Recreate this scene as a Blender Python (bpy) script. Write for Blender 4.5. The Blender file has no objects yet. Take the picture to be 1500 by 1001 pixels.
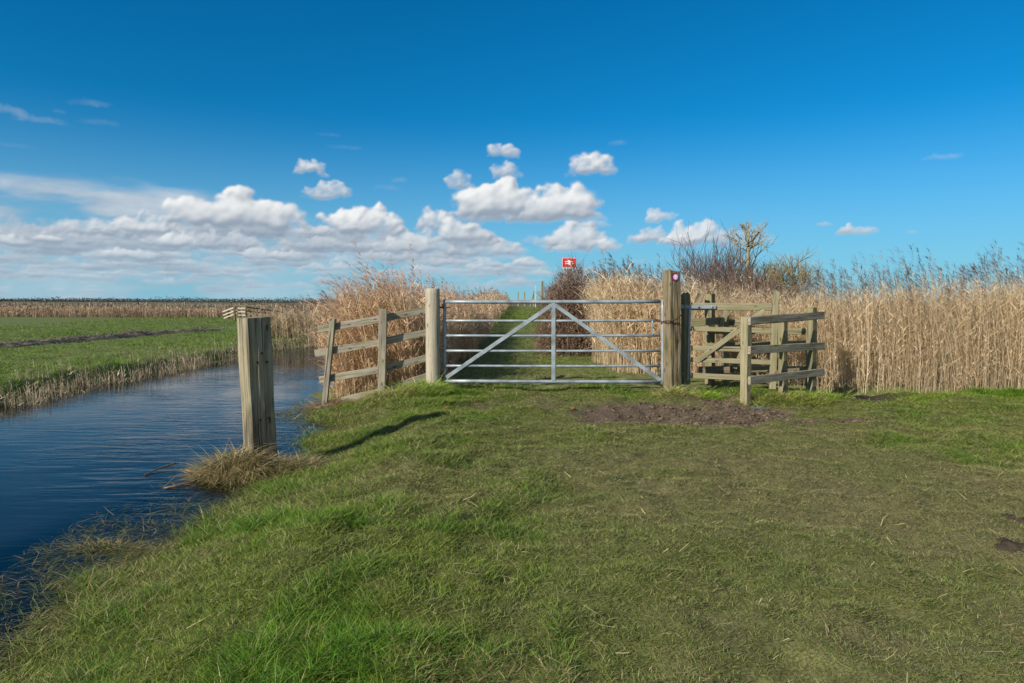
import bpy, math, random
import numpy as np
from mathutils import Matrix, Vector

random.seed(7)
R = np.random.default_rng(11)
sc = bpy.context.scene
col = sc.collection
PI = math.pi

# ------------------------------------------------------------------ camera
CAM_H, FOC = 1.25, 1000.0
PITCH, ROLL = math.radians(3.25), math.radians(0.25)
CROT = Matrix.Rotation(math.radians(90) - PITCH, 3, 'X') @ Matrix.Rotation(ROLL, 3, 'Z')
cam = bpy.data.cameras.new('camera')
cam.sensor_width, cam.lens = 36.0, 24.0
cam.clip_start, cam.clip_end = 0.05, 12000
cam_ob = bpy.data.objects.new('camera', cam)
cam_ob.matrix_world = Matrix.Translation((0, 0, CAM_H)) @ CROT.to_4x4()
col.objects.link(cam_ob)
sc.camera = cam_ob


def ray(px, py):
    return CROT @ Vector(((px - 750) / FOC, -(py - 500.5) / FOC, -1.0))


def at(px, py, y):
    """the point in the world seen at a photo pixel, y metres ahead"""
    d = ray(px, py)
    k = y / d.y
    return np.array((d.x * k, y, CAM_H + d.z * k))


def aim(px, py):
    d = ray(px, py)
    return math.atan2(d.x, d.y), math.atan2(d.z, math.hypot(d.x, d.y))


# ------------------------------------------------------------------ noise
def _h(ix, iy, s):
    n = (ix.astype(np.int64) * 374761393 + iy.astype(np.int64) * 668265263 + s * 1442695041) & 0xffffffff
    n = ((n ^ (n >> 13)) * 1274126177) & 0xffffffff
    n = (n ^ (n >> 16)) & 0xffffffff
    return n / 4294967295.0


def vn(x, y, s=0):
    x, y = np.asarray(x, float), np.asarray(y, float)
    ix, iy = np.floor(x), np.floor(y)
    fx, fy = x - ix, y - iy
    fx, fy = fx * fx * (3 - 2 * fx), fy * fy * (3 - 2 * fy)
    a, b = _h(ix, iy, s), _h(ix + 1, iy, s)
    c, d = _h(ix, iy + 1, s), _h(ix + 1, iy + 1, s)
    return (a * (1 - fx) + b * fx) * (1 - fy) + (c * (1 - fx) + d * fx) * fy


def fbm(x, y, s=0, o=4):
    v, a, t = 0, 1.0, 0
    x, y = np.asarray(x, float), np.asarray(y, float)
    for k in range(o):
        v = v + a * vn(x * 2 ** k, y * 2 ** k, s + k * 17)
        t += a
        a *= .5
    return v / t


def ss(a, b, x):
    t = np.clip((np.asarray(x, float) - a) / (b - a), 0, 1)
    return t * t * (3 - 2 * t)


def lerp(a, b, t):
    return a + (b - a) * t


# ------------------------------------------------------------------ lie of the land
WATER = -0.2


def edge_near(y):
    n = .30 * (fbm(y * .9, y * 0 + 3.3, 5, 3) - .5) * 1.6 + .26 * (fbm(y * 2.6, y * 0 + 7.3, 6, 3) - .5)
    return -2.05 + n - .05 * marsh_(y) + .22 * np.exp(-((y - 6.15) / .32) ** 2) - .5 * ss(7.6, 9.0, y) - .5 * ss(9.4, 10.6, y)


def marsh_(y):
    """where the brim is a wide drowned margin"""
    return ss(5.2, 4.4, y)


def edge_far(y):
    return -7.15 + .9 * (fbm(y * .35, y * 0 + 9.1, 8, 4) - .5) + .45 * np.clip(y - 21.5, 0, 50)


def mud_mask(x, y):
    n = fbm(x * 1.7, y * 1.7, 31, 4) - .5
    a = ((x - 1.95) / 1.6) ** 2 + ((y - 7.75) / .72) ** 2
    b = ((x - 2.72) / .45) ** 2 + ((y - 8.75) / .9) ** 2
    c = ((x - .35) / 1.2) ** 2 + ((y - 8.15) / .2) ** 2
    d = ((x - 4.75) / .62) ** 2 + ((y - 9.35) / .5) ** 2
    e = ((x - 3.4) / .9) ** 2 + ((y - 7.35) / .2) ** 2
    m = np.minimum(np.minimum(np.minimum(a, b), np.minimum(c + .35, d)), e + .3)
    return ss(1.25, .65, m + n * 1.5)


def ground_z(x, y):
    x, y = np.asarray(x, float), np.asarray(y, float)
    r = np.hypot(x, y)
    fade = ss(90, 30, r)
    z = .05 * (fbm(x * .6, y * .6, 1, 3) - .5) + fade * .11 * (fbm(x * 2.3, y * 2.3, 2, 3) - .5)
    z = z + .075 * (fbm(x * 6, y * 6, 3, 3) - .5) * ss(18, 8, r)
    # lumpier, higher rim along the near bank
    s = x - edge_near(y)
    z = z + .035 * np.exp(-((s - 1.35) / .6) ** 2) + .06 * (fbm(x * 3.1, y * 3.1, 21, 2) - .5) * ss(2.6, .6, s)
    # railway approach rises slowly
    z = z + .95 * ss(22, 75, y) * ss(-16, -8, x) * ss(120, 60, x)
    # main ditch
    near = ss(1.25, -.05, s)
    zin = np.where(s > 0, lerp(z, WATER + .0 * s, near), WATER - .045 * ss(.0, -.3, s) - .5 * ss(-.35 - .25 * marsh_(y), -1.5, s))
    s2 = edge_far(y) - x
    cut = np.where(s2 > 0, lerp(z + .04, WATER, ss(.45, 0, s2) ** 1.5), WATER - .5 * ss(0, -1.2, s2))
    close = ss(30, 26, y)
    zd = np.maximum(zin, cut)
    z = np.where(s2 > .45, z + .04 * ss(6, .45, s2), np.where(s > 1.25, z, lerp(z, zd, close)))
    # wet hollow in front of the reeds on the right
    w = np.exp(-((x - 4.75) / .7) ** 2 - ((y - 9.4) / .38) ** 2)
    w = np.maximum(w, .9 * np.exp(-((y - 10.1 + .03 * (x - 5)) / .28) ** 2) * ss(3.6, 4.4, x) * ss(7.6, 6.2, x))
    z = z - .17 * w
    m = mud_mask(x, y)
    z = z - m * (.03 - .09 * (fbm(x * 7, y * 7, 41, 4) - .5))
    return z


# ------------------------------------------------------------------ tags
def tag(o, label=None, cat=None, group=None, kind=None):
    for k, v in (('label', label), ('category', cat), ('group', group), ('kind', kind)):
        if v:
            o[k] = v
    return o


def empty(name, loc, label, cat, group=None):
    o = bpy.data.objects.new(name, None)
    o.location = Vector([float(c) for c in loc])
    o.empty_display_size = .2
    col.objects.link(o)
    return tag(o, label, cat, group)


# ------------------------------------------------------------------ meshes from arrays
def np_mesh(name, V, Q, mat, C=None, root=None, smooth=False, G=None, T=None):
    V = np.asarray(V, np.float32).reshape(-1, 3)
    if root is not None:
        V = V - np.array(root.location, np.float32)
    me = bpy.data.meshes.new(name)
    me.vertices.add(len(V))
    me.vertices.foreach_set('co', V.ravel())
    Q = np.asarray(Q, np.int32).reshape(-1, 4) if Q is not None and len(Q) else np.zeros((0, 4), np.int32)
    T = np.asarray(T, np.int32).reshape(-1, 3) if T is not None and len(T) else np.zeros((0, 3), np.int32)
    nl = Q.size + T.size
    me.loops.add(nl)
    me.loops.foreach_set('vertex_index', np.concatenate([Q.ravel(), T.ravel()]))
    me.polygons.add(len(Q) + len(T))
    st = np.concatenate([np.arange(len(Q)) * 4, Q.size + np.arange(len(T)) * 3]).astype(np.int32)
    me.polygons.foreach_set('loop_start', st)
    me.update(calc_edges=True)
    if smooth:
        me.polygons.foreach_set('use_smooth', np.ones(len(Q) + len(T), bool))
    if C is not None:
        C = np.asarray(C, np.float32).reshape(-1, 3)
        a = me.attributes.new('tone', 'FLOAT_COLOR', 'POINT')
        a.data.foreach_set('color', np.concatenate([C, np.ones((len(C), 1), np.float32)], 1).ravel())
    if G is not None:
        a = me.attributes.new('grain', 'FLOAT_VECTOR', 'POINT')
        a.data.foreach_set('vector', np.asarray(G, np.float32).ravel())
    me.materials.append(mat)
    o = bpy.data.objects.new(name, me)
    col.objects.link(o)
    if root is not None:
        o.parent = root
    return o


BLADE = {1: (1, .05), 2: (1, .8, .04), 3: (.85, 1, .7, .04), 4: (.8, 1, .85, .55, .04)}
STEM = {2: (1, .9, .6), 3: (1, .95, .8, .5), 4: (1, 1, .9, .75, .5)}


class Ribbons:
    """many thin bent strips of leaf, stem or stalk"""

    def __init__(s):
        s.V, s.Q, s.C, s.n = [], [], [], 0

    def add(s, P, D, B, L, W, C0, C1=None, nseg=2, prof=None, S=None):
        P, D, B = (np.asarray(a, float).reshape(-1, 3) for a in (P, D, B))
        N = len(P)
        if N == 0:
            return
        L, W = np.broadcast_to(L, N).astype(float), np.broadcast_to(W, N).astype(float)
        t = np.linspace(0, 1, nseg + 1)
        pts = P[:, None] + (D[:, None] * t[None, :, None] + B[:, None] * (t * t)[None, :, None]) * L[:, None, None]
        if S is None:
            a = R.uniform(0, 2 * PI, N)
            S = np.stack([np.cos(a), np.sin(a), np.zeros(N)], 1)
        pr = np.array((prof or BLADE)[nseg])
        off = S[:, None] * (W[:, None] * pr[None])[..., None] * .5
        V = np.stack([pts - off, pts + off], 2)                       # N,T,2,3
        C0 = np.broadcast_to(C0, (N, 3))
        C1 = C0 if C1 is None else np.broadcast_to(C1, (N, 3))
        C = lerp(C0[:, None], C1[:, None], t[None, :, None])
        C = np.repeat(C[:, :, None], 2, 2)
        T = nseg + 1
        base = s.n + np.arange(N) * T * 2
        k = np.arange(nseg) * 2
        q = np.stack([k, k + 1, k + 3, k + 2], 1)
        s.Q.append((base[:, None, None] + q[None]).reshape(-1, 4))
        s.V.append(V.reshape(-1, 3).astype(np.float32))
        s.C.append(C.reshape(-1, 3).astype(np.float32))
        s.n += N * T * 2

    def build(s, name, mat, root=None):
        return np_mesh(name, np.concatenate(s.V), np.concatenate(s.Q), mat, np.concatenate(s.C), root)


class Tubes:
    def __init__(s):
        s.V, s.Q, s.C, s.n = [], [], [], 0

    def add(s, pts, rad, k=6, c=(.2, .2, .2)):
        pts = np.asarray(pts, float)
        n = len(pts)
        rad = np.broadcast_to(rad, n)
        tn = np.gradient(pts, axis=0)
        tn /= np.linalg.norm(tn, axis=1)[:, None] + 1e-9
        ref = np.linalg.svd(tn, full_matrices=True)[2][-1]
        u = np.cross(tn, ref)
        u /= np.linalg.norm(u, axis=1)[:, None]
        w = np.cross(tn, u)
        a = np.arange(k) * 2 * PI / k
        V = pts[:, None] + (u[:, None] * np.cos(a)[None, :, None] + w[:, None] * np.sin(a)[None, :, None]) * rad[:, None, None]
        i = np.arange(n - 1)[:, None] * k
        j = np.arange(k)[None]
        q = np.stack([i + j, i + (j + 1) % k, i + k + (j + 1) % k, i + k + j], -1).reshape(-1, 4) + s.n
        s.V.append(V.reshape(-1, 3))
        s.Q.append(q)
        s.C.append(np.broadcast_to(c, (n * k, 3)))
        s.n += n * k
        # ends
        for e, flip in ((0, 1), (n - 1, 0)):
            s.V.append(pts[e][None])
            s.C.append(np.broadcast_to(c, (1, 3)))
            cc = s.n
            s.n += 1
            o = q.min() + e * k
            for jj in range(0, k, 2):
                f = [cc, o + jj, o + (jj + 1) % k, o + (jj + 2) % k]
                s.Q.append(np.array([f[::-1] if flip else f]))

    def build(s, name, mat, root=None, smooth=True):
        return np_mesh(name, np.concatenate(s.V), np.concatenate(s.Q), mat, np.concatenate(s.C), root, smooth)


_seed = [0]


def board(name, p0, p1, w, t, nrm, mat, root, cham=.006, rough=.002, nlen=9, sect=None, slant=(0, 0), lab=None, round_top=0):
    """sawn timber from p0 to p1, w wide, t thick, face normal nrm"""
    _seed[0] += 1
    sd = _seed[0]
    p0, p1, nrm = (np.asarray(a, float) for a in (p0, p1, nrm))
    a = p1 - p0
    Ln = np.linalg.norm(a)
    a /= Ln
    n = nrm - a * np.dot(a, nrm)
    n /= np.linalg.norm(n)
    s = np.cross(a, n)
    if sect is None:
        c = cham
        W, T = w / 2, t / 2
        sect = [(-W + c, -T), (0, -T), (W - c, -T), (W, -T + c), (W, T - c), (W - c, T), (0, T), (-W + c, T), (-W, T - c), (-W, -T + c)]
    sect = np.array(sect, float)
    K = len(sect)
    ts = np.linspace(0, 1, nlen + 1)
    V, G = [], []
    for i, tt in enumerate(ts):
        for k, (u, v) in enumerate(sect):
            du = (vn(np.array(tt * Ln * 4 + sd * 9.7), np.array(k * 3.1), sd) - .5) * 2 * rough
            dv = (vn(np.array(tt * Ln * 4 + sd * 5.1), np.array(k * 3.1 + 50), sd) - .5) * 2 * rough
            bow = math.sin(tt * PI) * rough * ((sd * 7919 % 13) / 6.5 - 1) * 1.5
            h = tt * Ln
            if i == nlen:
                h += slant[0] * u + slant[1] * v - round_top * (2 * u / w) ** 2
            q = p0 + a * h + s * (u + du) + n * (v + dv + bow)
            V.append(q)
            G.append((u + sd * .731, v + sd * .37, h + sd * 1.93))
    F = []
    for i in range(nlen):
        for k in range(K):
            F.append((i * K + k, i * K + (k + 1) % K, (i + 1) * K + (k + 1) % K, (i + 1) * K + k))
    ro = np.array(root.location) if root is not None else np.zeros(3)
    me = bpy.data.meshes.new(name)
    me.from_pydata([tuple(v - ro) for v in V], [], F + [tuple(range(K))[::-1], tuple(range(nlen * K, nlen * K + K))])
    at_ = me.attributes.new('grain', 'FLOAT_VECTOR', 'POINT')
    at_.data.foreach_set('vector', np.array(G, np.float32).ravel())
    me.materials.append(mat)
    o = bpy.data.objects.new(name, me)
    col.objects.link(o)
    if root is not None:
        o.parent = root
    if lab:
        o['label'] = lab
    return o


# ------------------------------------------------------------------ materials
def new_mat(name):
    m = bpy.data.materials.new(name)
    m.use_nodes = True
    nt = m.node_tree
    nt.nodes.clear()
    out = nt.nodes.new('ShaderNodeOutputMaterial')
    return m, nt, out


def N(nt, t, **kw):
    n = nt.nodes.new(t)
    for k, v in kw.items():
        if k.startswith('i_'):
            n.inputs[k[2:].replace('_', ' ')].default_value = v
        else:
            setattr(n, k, v)
    return n


def ramp(nt, fac, stops):
    r = nt.nodes.new('ShaderNodeValToRGB')
    e = r.color_ramp.elements
    while len(e) < len(stops):
        e.new(.5)
    for q, (p, c) in zip(e, stops):
        q.position = p
        q.color = tuple(c) + (1,) if len(c) == 3 else c
    nt.links.new(fac, r.inputs['Fac'])
    return r.outputs['Color']


def mixc(nt, f, a, b, mode='MIX'):
    m = nt.nodes.new('ShaderNodeMix')
    m.data_type = 'RGBA'
    m.blend_type = mode
    for s, v in ((m.inputs[0], f), (m.inputs[6], a), (m.inputs[7], b)):
        if hasattr(v, 'is_output'):
            nt.links.new(v, s)
        else:
            s.default_value = v if isinstance(v, (int, float)) else (tuple(v) + (1,))[:4]
    return m.outputs[2]


def math_(nt, op, a, b=None, c=None, clamp=False):
    m = nt.nodes.new('ShaderNodeMath')
    m.operation = op
    m.use_clamp = clamp
    for i, v in enumerate((a, b, c)):
        if v is None:
            continue
        if hasattr(v, 'is_output'):
            nt.links.new(v, m.inputs[i])
        else:
            m.inputs[i].default_value = v
    return m.outputs[0]


def leaf_mat(name, trans=.3, rough=.55, spec=.25):
    m, nt, out = new_mat(name)
    a = N(nt, 'ShaderNodeAttribute', attribute_name='tone')
    b = N(nt, 'ShaderNodeBsdfPrincipled')
    b.inputs['Roughness'].default_value = rough
    b.inputs['Specular IOR Level'].default_value = spec
    t = N(nt, 'ShaderNodeBsdfTranslucent')
    mx = N(nt, 'ShaderNodeMixShader')
    mx.inputs[0].default_value = trans
    nt.links.new(a.outputs['Color'], b.inputs['Base Color'])
    nt.links.new(a.outputs['Color'], t.inputs['Color'])
    nt.links.new(b.outputs[0], mx.inputs[1])
    nt.links.new(t.outputs[0], mx.inputs[2])
    nt.links.new(mx.outputs[0], out.inputs[0])
    return m


def tone_mat(name, rough=.85, noise=(30, .5), bump=.3):
    m, nt, out = new_mat(name)
    a = N(nt, 'ShaderNodeAttribute', attribute_name='tone')
    tc = N(nt, 'ShaderNodeTexCoord')
    n = N(nt, 'ShaderNodeTexNoise')
    n.inputs['Scale'].default_value = noise[0]
    n.inputs['Detail'].default_value = 5
    nt.links.new(tc.outputs['Object'], n.inputs['Vector'])
    c = ramp(nt, n.outputs['Fac'], [(.3, (1 - noise[1],) * 3), (.7, (1 + noise[1] * .6,) * 3)])
    cc = mixc(nt, 1.0, a.outputs['Color'], c, 'MULTIPLY')
    if name == 'earth':
        nf_ = N(nt, 'ShaderNodeTexNoise')
        nf_.inputs['Scale'].default_value = 95
        nf_.inputs['Detail'].default_value = 4
        nt.links.new(tc.outputs['Object'], nf_.inputs['Vector'])
        cc = mixc(nt, 1.0, cc, ramp(nt, nf_.outputs['Fac'], [(.36, (.5, .5, .5)), (.62, (1.35, 1.35, 1.35))]), 'MULTIPLY')
    b = N(nt, 'ShaderNodeBsdfPrincipled')
    b.inputs['Roughness'].default_value = rough
    b.inputs['Specular IOR Level'].default_value = .2
    nt.links.new(cc, b.inputs['Base Color'])
    if bump:
        bp = N(nt, 'ShaderNodeBump')
        bp.inputs['Strength'].default_value = bump
        bp.inputs['Distance'].default_value = .02
        nt.links.new(n.outputs['Fac'], bp.inputs['Height'])
        nt.links.new(bp.outputs[0], b.inputs['Normal'])
    nt.links.new(b.outputs[0], out.inputs[0])
    return m


def wood_mat(name, light, dark, algae, alg_amt=.4, stain=.4, fine=60):
    m, nt, out = new_mat(name)
    g = N(nt, 'ShaderNodeAttribute', attribute_name='grain')
    mp = N(nt, 'ShaderNodeMapping')
    mp.inputs['Scale'].default_value = (fine, fine, fine * .045)
    nt.links.new(g.outputs['Vector'], mp.inputs['Vector'])
    n1 = N(nt, 'ShaderNodeTexNoise')
    n1.inputs['Scale'].default_value = 1.0
    n1.inputs['Detail'].default_value = 6
    n1.inputs['Roughness'].default_value = .65
    nt.links.new(mp.outputs[0], n1.inputs['Vector'])
    n2 = N(nt, 'ShaderNodeTexNoise')
    n2.inputs['Scale'].default_value = 5
    n2.inputs['Detail'].default_value = 5
    n2.inputs['Roughness'].default_value = .6
    nt.links.new(g.outputs['Vector'], n2.inputs['Vector'])
    n3 = N(nt, 'ShaderNodeTexNoise')
    n3.inputs['Scale'].default_value = 2.2
    n3.inputs['Detail'].default_value = 6
    mp3 = N(nt, 'ShaderNodeMapping')
    mp3.inputs['Scale'].default_value = (4, 4, .9)
    mp3.inputs['Location'].default_value = (3, 8, 5)
    nt.links.new(g.outputs['Vector'], mp3.inputs['Vector'])
    nt.links.new(mp3.outputs[0], n3.inputs['Vector'])
    c = ramp(nt, n1.outputs['Fac'], [(.3, dark), (.48, lerp(np.array(dark), np.array(light), .6)), (.66, light)])
    f = ramp(nt, n2.outputs['Fac'], [(.42, (0, 0, 0)), (.72, (alg_amt,) * 3)])
    c = mixc(nt, f, c, algae)
    f = ramp(nt, n3.outputs['Fac'], [(.48, (0, 0, 0)), (.68, (stain,) * 3)])
    c = mixc(nt, f, c, tuple(.35 * x for x in dark))
    mp4 = N(nt, 'ShaderNodeMapping')
    mp4.inputs['Scale'].default_value = (fine * .8, fine * .8, 1.1)
    mp4.inputs['Location'].default_value = (1.7, 4.1, 2.2)
    nt.links.new(g.outputs['Vector'], mp4.inputs['Vector'])
    n4 = N(nt, 'ShaderNodeTexNoise')
    n4.inputs['Scale'].default_value = 1.0
    n4.inputs['Detail'].default_value = 3
    n4.inputs['Distortion'].default_value = .4
    nt.links.new(mp4.outputs[0], n4.inputs['Vector'])
    crack = ramp(nt, n4.outputs['Fac'], [(.30, (.9,) * 3), (.37, (0, 0, 0))])
    c = mixc(nt, crack, c, tuple(.22 * x for x in dark))
    mp5 = N(nt, 'ShaderNodeMapping')
    mp5.inputs['Scale'].default_value = (13, 13, 5)
    nt.links.new(g.outputs['Vector'], mp5.inputs['Vector'])
    v5 = N(nt, 'ShaderNodeTexVoronoi')
    v5.inputs['Scale'].default_value = 1.0
    nt.links.new(mp5.outputs[0], v5.inputs['Vector'])
    knot = ramp(nt, v5.outputs['Distance'], [(.10, (.8,) * 3), (.2, (0, 0, 0))])
    c = mixc(nt, knot, c, tuple(.4 * x for x in dark))
    b = N(nt, 'ShaderNodeBsdfPrincipled')
    b.inputs['Roughness'].default_value = .85
    b.inputs['Specular IOR Level'].default_value = .15
    nt.links.new(c, b.inputs['Base Color'])
    bp = N(nt, 'ShaderNodeBump')
    bp.inputs['Strength'].default_value = .8
    bp.inputs['Distance'].default_value = .008
    nt.links.new(n1.outputs['Fac'], bp.inputs['Height'])
    nt.links.new(bp.outputs[0], b.inputs['Normal'])
    nt.links.new(b.outputs[0], out.inputs[0])
    return m


def plain_mat(name, c, rough=.5, metal=0., var=.25, scale=20, spec=.4):
    m, nt, out = new_mat(name)
    tc = N(nt, 'ShaderNodeTexCoord')
    n = N(nt, 'ShaderNodeTexNoise')
    n.inputs['Scale'].default_value = scale
    n.inputs['Detail'].default_value = 6
    nt.links.new(tc.outputs['Object'], n.inputs['Vector'])
    cc = ramp(nt, n.outputs['Fac'], [(.3, tuple(x * (1 - var) for x in c)), (.7, tuple(min(1, x * (1 + var)) for x in c))])
    b = N(nt, 'ShaderNodeBsdfPrincipled')
    b.inputs['Metallic'].default_value = metal
    b.inputs['Specular IOR Level'].default_value = spec
    nt.links.new(cc, b.inputs['Base Color'])
    rr = N(nt, 'ShaderNodeMapRange')
    rr.inputs['To Min'].default_value = max(0, rough - .12)
    rr.inputs['To Max'].default_value = min(1, rough + .12)
    nt.links.new(n.outputs['Fac'], rr.inputs['Value'])
    nt.links.new(rr.outputs[0], b.inputs['Roughness'])
    nt.links.new(b.outputs[0], out.inputs[0])
    return m


M_grass = leaf_mat('grass_blade', .3, .5, .3)
M_reed = leaf_mat('dry_reed', .3, .6, .2)
M_twig = tone_mat('bark', .9, (25, .45), .4)
M_bramble = leaf_mat('bramble', .1, .7, .15)
M_wood = tone_mat('far_trees', 1.0, (.05, .3), 0)
M_soil = tone_mat('soil', .8, (18, .5), .6)
W_grey = wood_mat('weathered_grey_timber', (.36, .32, .25), (.12, .10, .07), (.17, .18, .07), .45, .35)
W_round = wood_mat('pale_round_timber', (.42, .375, .29), (.26, .22, .16), (.28, .27, .17), .3, .2, 45)
W_green = wood_mat('mossy_timber', (.27, .235, .15), (.115, .098, .056), (.19, .19, .06), .55, .4)
W_pale = wood_mat('new_pale_timber', (.33, .29, .18), (.18, .155, .09), (.21, .205, .09), .5, .2)
W_far = wood_mat('bleached_timber', (.62, .55, .42), (.4, .34, .25), (.4, .36, .25), .3, .2)
W_old = wood_mat('rugged_old_timber', (.24, .195, .135), (.085, .066, .044), (.19, .155, .045), .5, .75, 45)
W_sleeper = wood_mat('big_sawn_timber', (.34, .295, .205), (.11, .09, .06), (.20, .19, .085), .5, .75, 38)
M_galv = plain_mat('galvanised_steel', (.27, .31, .33), .5, .35, .36, 6, .4)
M_rust = plain_mat('rusty_iron', (.12, .05, .03), .8, .3, .4, 60)
M_red = plain_mat('red_enamel', (.55, .012, .02), .4, 0, .05)
M_white = plain_mat('white_enamel', (.8, .8, .8), .4, 0, .03)
M_purple = plain_mat('purple_plastic', (.42, .03, .22), .4, 0, .1)
M_dark = plain_mat('dark_hole', (.012, .01, .008), .9, 0, .2)
M_brick = plain_mat('brick_clay', (.30, .095, .045), .85, 0, .3, 30)

# ------------------------------------------------------------------ ground


def axis(segs):
    out = []
    for a, b, st in segs:
        out.append(np.arange(a, b, st))
    return np.concatenate(out)


def geo(a, b, n):
    return np.geomspace(a, b, n)


xs = np.concatenate([-geo(5000, 33, 26), np.arange(-32, -9, .35), np.arange(-9, 9, .05), np.arange(9, 30, .35), geo(30, 5000, 26)])
ys = np.concatenate([-geo(60, 3.3, 10), np.arange(-3, 1, .2), np.arange(1, 12.5, .05), np.arange(12.5, 35, .18), np.arange(35, 70, .8), geo(70, 6000, 30)])
X, Y = np.meshgrid(xs, ys, indexing='ij')
Z = ground_z(X, Y)


def turf(x, y):
    """lushness, deadness of the turf"""
    s = x - edge_near(y)
    lush = ss(3.3, .8, s + 1.8 * (fbm(x * .8, y * .8, 51, 3) - .5)) * .7 + .8 * (fbm(x * 1.3, y * 1.3, 52, 3) - .5) + .42 * ss(1.8, 4.5, x) * ss(3.5, 5.5, y)
    lush = np.where(y > 9.6, .45 + .5 * (fbm(x * .8, y * .8, 55, 3) - .5), lush)
    dead = ss(.5, .72, fbm(x * 1.1, y * 1.5, 53, 4)) + .35 * ss(.8, .1, s) + .6 * ss(.58, .75, fbm(x * 5, y * 5, 54, 3))
    lush = lush + .55 * ss(8.55, 8.9, y + .3 * (fbm(x * 2, y * 0, 56, 2) - .5)) * ss(9.9, 9.5, y)
    return np.clip(lush, 0, 1), np.clip(dead, 0, 1)


lush, dead = turf(X, Y)
mud = mud_mask(X, Y)
s_near = X - edge_near(Y)
A = lambda *c: np.array(c)
gc = lerp(A(.115, .115, .042), A(.075, .10, .02), lush[..., None])
gc = lerp(gc, A(.15, .125, .065), .4 * dead[..., None])
bare = ss(.64, .74, fbm(X * 2.6, Y * 2.6, 57, 4))
gc = lerp(gc, A(.10, .075, .05), (.2 * bare * ss(9.5, 8, Y))[..., None])
gc = lerp(gc, A(.105, .076, .050), mud[..., None])
wet = np.exp(-((X - 4.75) / .75) ** 2 - ((Y - 9.4) / .45) ** 2) + ss(3.8, 4.6, X) * np.exp(-((Y - 10.1) / .35) ** 2)
gc = lerp(gc, A(.022, .018, .013), np.clip(wet * 1.2, 0, 1)[..., None])
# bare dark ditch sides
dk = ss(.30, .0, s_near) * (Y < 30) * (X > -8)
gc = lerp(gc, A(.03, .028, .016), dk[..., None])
# the far meadow, then rough brown marsh
fm = (X < -6) & (Y > 5)
fld = lerp(A(.095, .15, .03), A(.14, .16, .05), fbm(X * .25, Y * .25, 61, 4)[..., None])
gc = np.where(fm[..., None], fld, gc)
pathc = lerp(A(.10, .145, .03), A(.16, .15, .065), fbm(X * .9, Y * .3, 62, 4)[..., None])
gc = np.where(((Y > 10) & (X > -6))[..., None], pathc, gc)
marsh = ss(51, 53, Y + 2 * (fbm(X * .1, Y * .1, 63, 2) - .5)) * ((X < -14) | (X > 14) | (Y > 95))
gc = lerp(gc, lerp(A(.12, .09, .05), A(.13, .12, .06), fbm(X * .02, Y * .02, 64, 3)[..., None]), marsh[..., None])
nx, ny = len(xs), len(ys)
ii = np.arange(nx - 1)[:, None] * ny
jj = np.arange(ny - 1)[None]
Q = np.stack([ii + jj, ii + ny + jj, ii + ny + jj + 1, ii + jj + 1], -1).reshape(-1, 4)
M_ground = tone_mat('earth', .9, (7, .35), .5)
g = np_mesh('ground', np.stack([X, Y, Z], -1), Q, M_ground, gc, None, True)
tag(g, kind='structure')

# ------------------------------------------------------------------ water
wx = np.arange(-9.2, -1.2, .1)
wy = np.concatenate([np.arange(-14, 1, .5), np.arange(1, 12, .1), np.arange(12, 31, .25)])
WX, WY = np.meshgrid(wx, wy, indexing='ij')
depth = np.clip(WATER - ground_z(WX, WY), 0, 1)
ii = np.arange(len(wx) - 1)[:, None] * len(wy)
jj = np.arange(len(wy) - 1)[None]
Q = np.stack([ii + jj, ii + len(wy) + jj, ii + len(wy) + jj + 1, ii + jj + 1], -1).reshape(-1, 4)
m, nt, out = new_mat('ditch_water')
at_ = N(nt, 'ShaderNodeAttribute', attribute_name='tone')
tc = N(nt, 'ShaderNodeTexCoord')
mp = N(nt, 'ShaderNodeMapping')
mp.inputs['Scale'].default_value = (1.6, 7.5, 1)
mp.inputs['Rotation'].default_value = (0, 0, .12)
nt.links.new(tc.outputs['Object'], mp.inputs['Vector'])
n1 = N(nt, 'ShaderNodeTexNoise')
n1.inputs['Scale'].default_value = 1.1
n1.inputs['Detail'].default_value = 4
n1.inputs['Distortion'].default_value = .6
nt.links.new(mp.outputs[0], n1.inputs['Vector'])
n2 = N(nt, 'ShaderNodeTexNoise')
n2.inputs['Scale'].default_value = .5
n2.inputs['Detail'].default_value = 2
nt.links.new(tc.outputs['Object'], n2.inputs['Vector'])
calm = ramp(nt, n2.outputs['Fac'], [(.38, (.12,) * 3), (.62, (1, 1, 1))])
hgt = math_(nt, 'MULTIPLY', n1.outputs['Fac'], calm)
bp = N(nt, 'ShaderNodeBump')
bp.inputs['Strength'].default_value = .34
bp.inputs['Distance'].default_value = .03
nt.links.new(hgt, bp.inputs['Height'])
gl = N(nt, 'ShaderNodeBsdfGlossy')
gl.inputs['Roughness'].default_value = .06
nt.links.new(bp.outputs[0], gl.inputs['Normal'])
df = N(nt, 'ShaderNodeBsdfDiffuse')
df.inputs['Color'].default_value = (.010, .016, .022, 1)
tr = N(nt, 'ShaderNodeBsdfTransparent')
tr.inputs['Color'].default_value = (.62, .58, .42, 1)
body = N(nt, 'ShaderNodeMixShader')
nt.links.new(at_.outputs['Fac'], body.inputs[0])
nt.links.new(tr.outputs[0], body.inputs[1])
nt.links.new(df.outputs[0], body.inputs[2])
fr = N(nt, 'ShaderNodeFresnel')
fr.inputs['IOR'].default_value = 1.33
nt.links.new(bp.outputs[0], fr.inputs['Normal'])
surf = N(nt, 'ShaderNodeMixShader')
nt.links.new(fr.outputs[0], surf.inputs[0])
nt.links.new(body.outputs[0], surf.inputs[1])
nt.links.new(gl.outputs[0], surf.inputs[2])
nt.links.new(surf.outputs[0], out.inputs[0])
murk = np.repeat(ss(0, .38, depth)[..., None], 3, -1)
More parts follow.
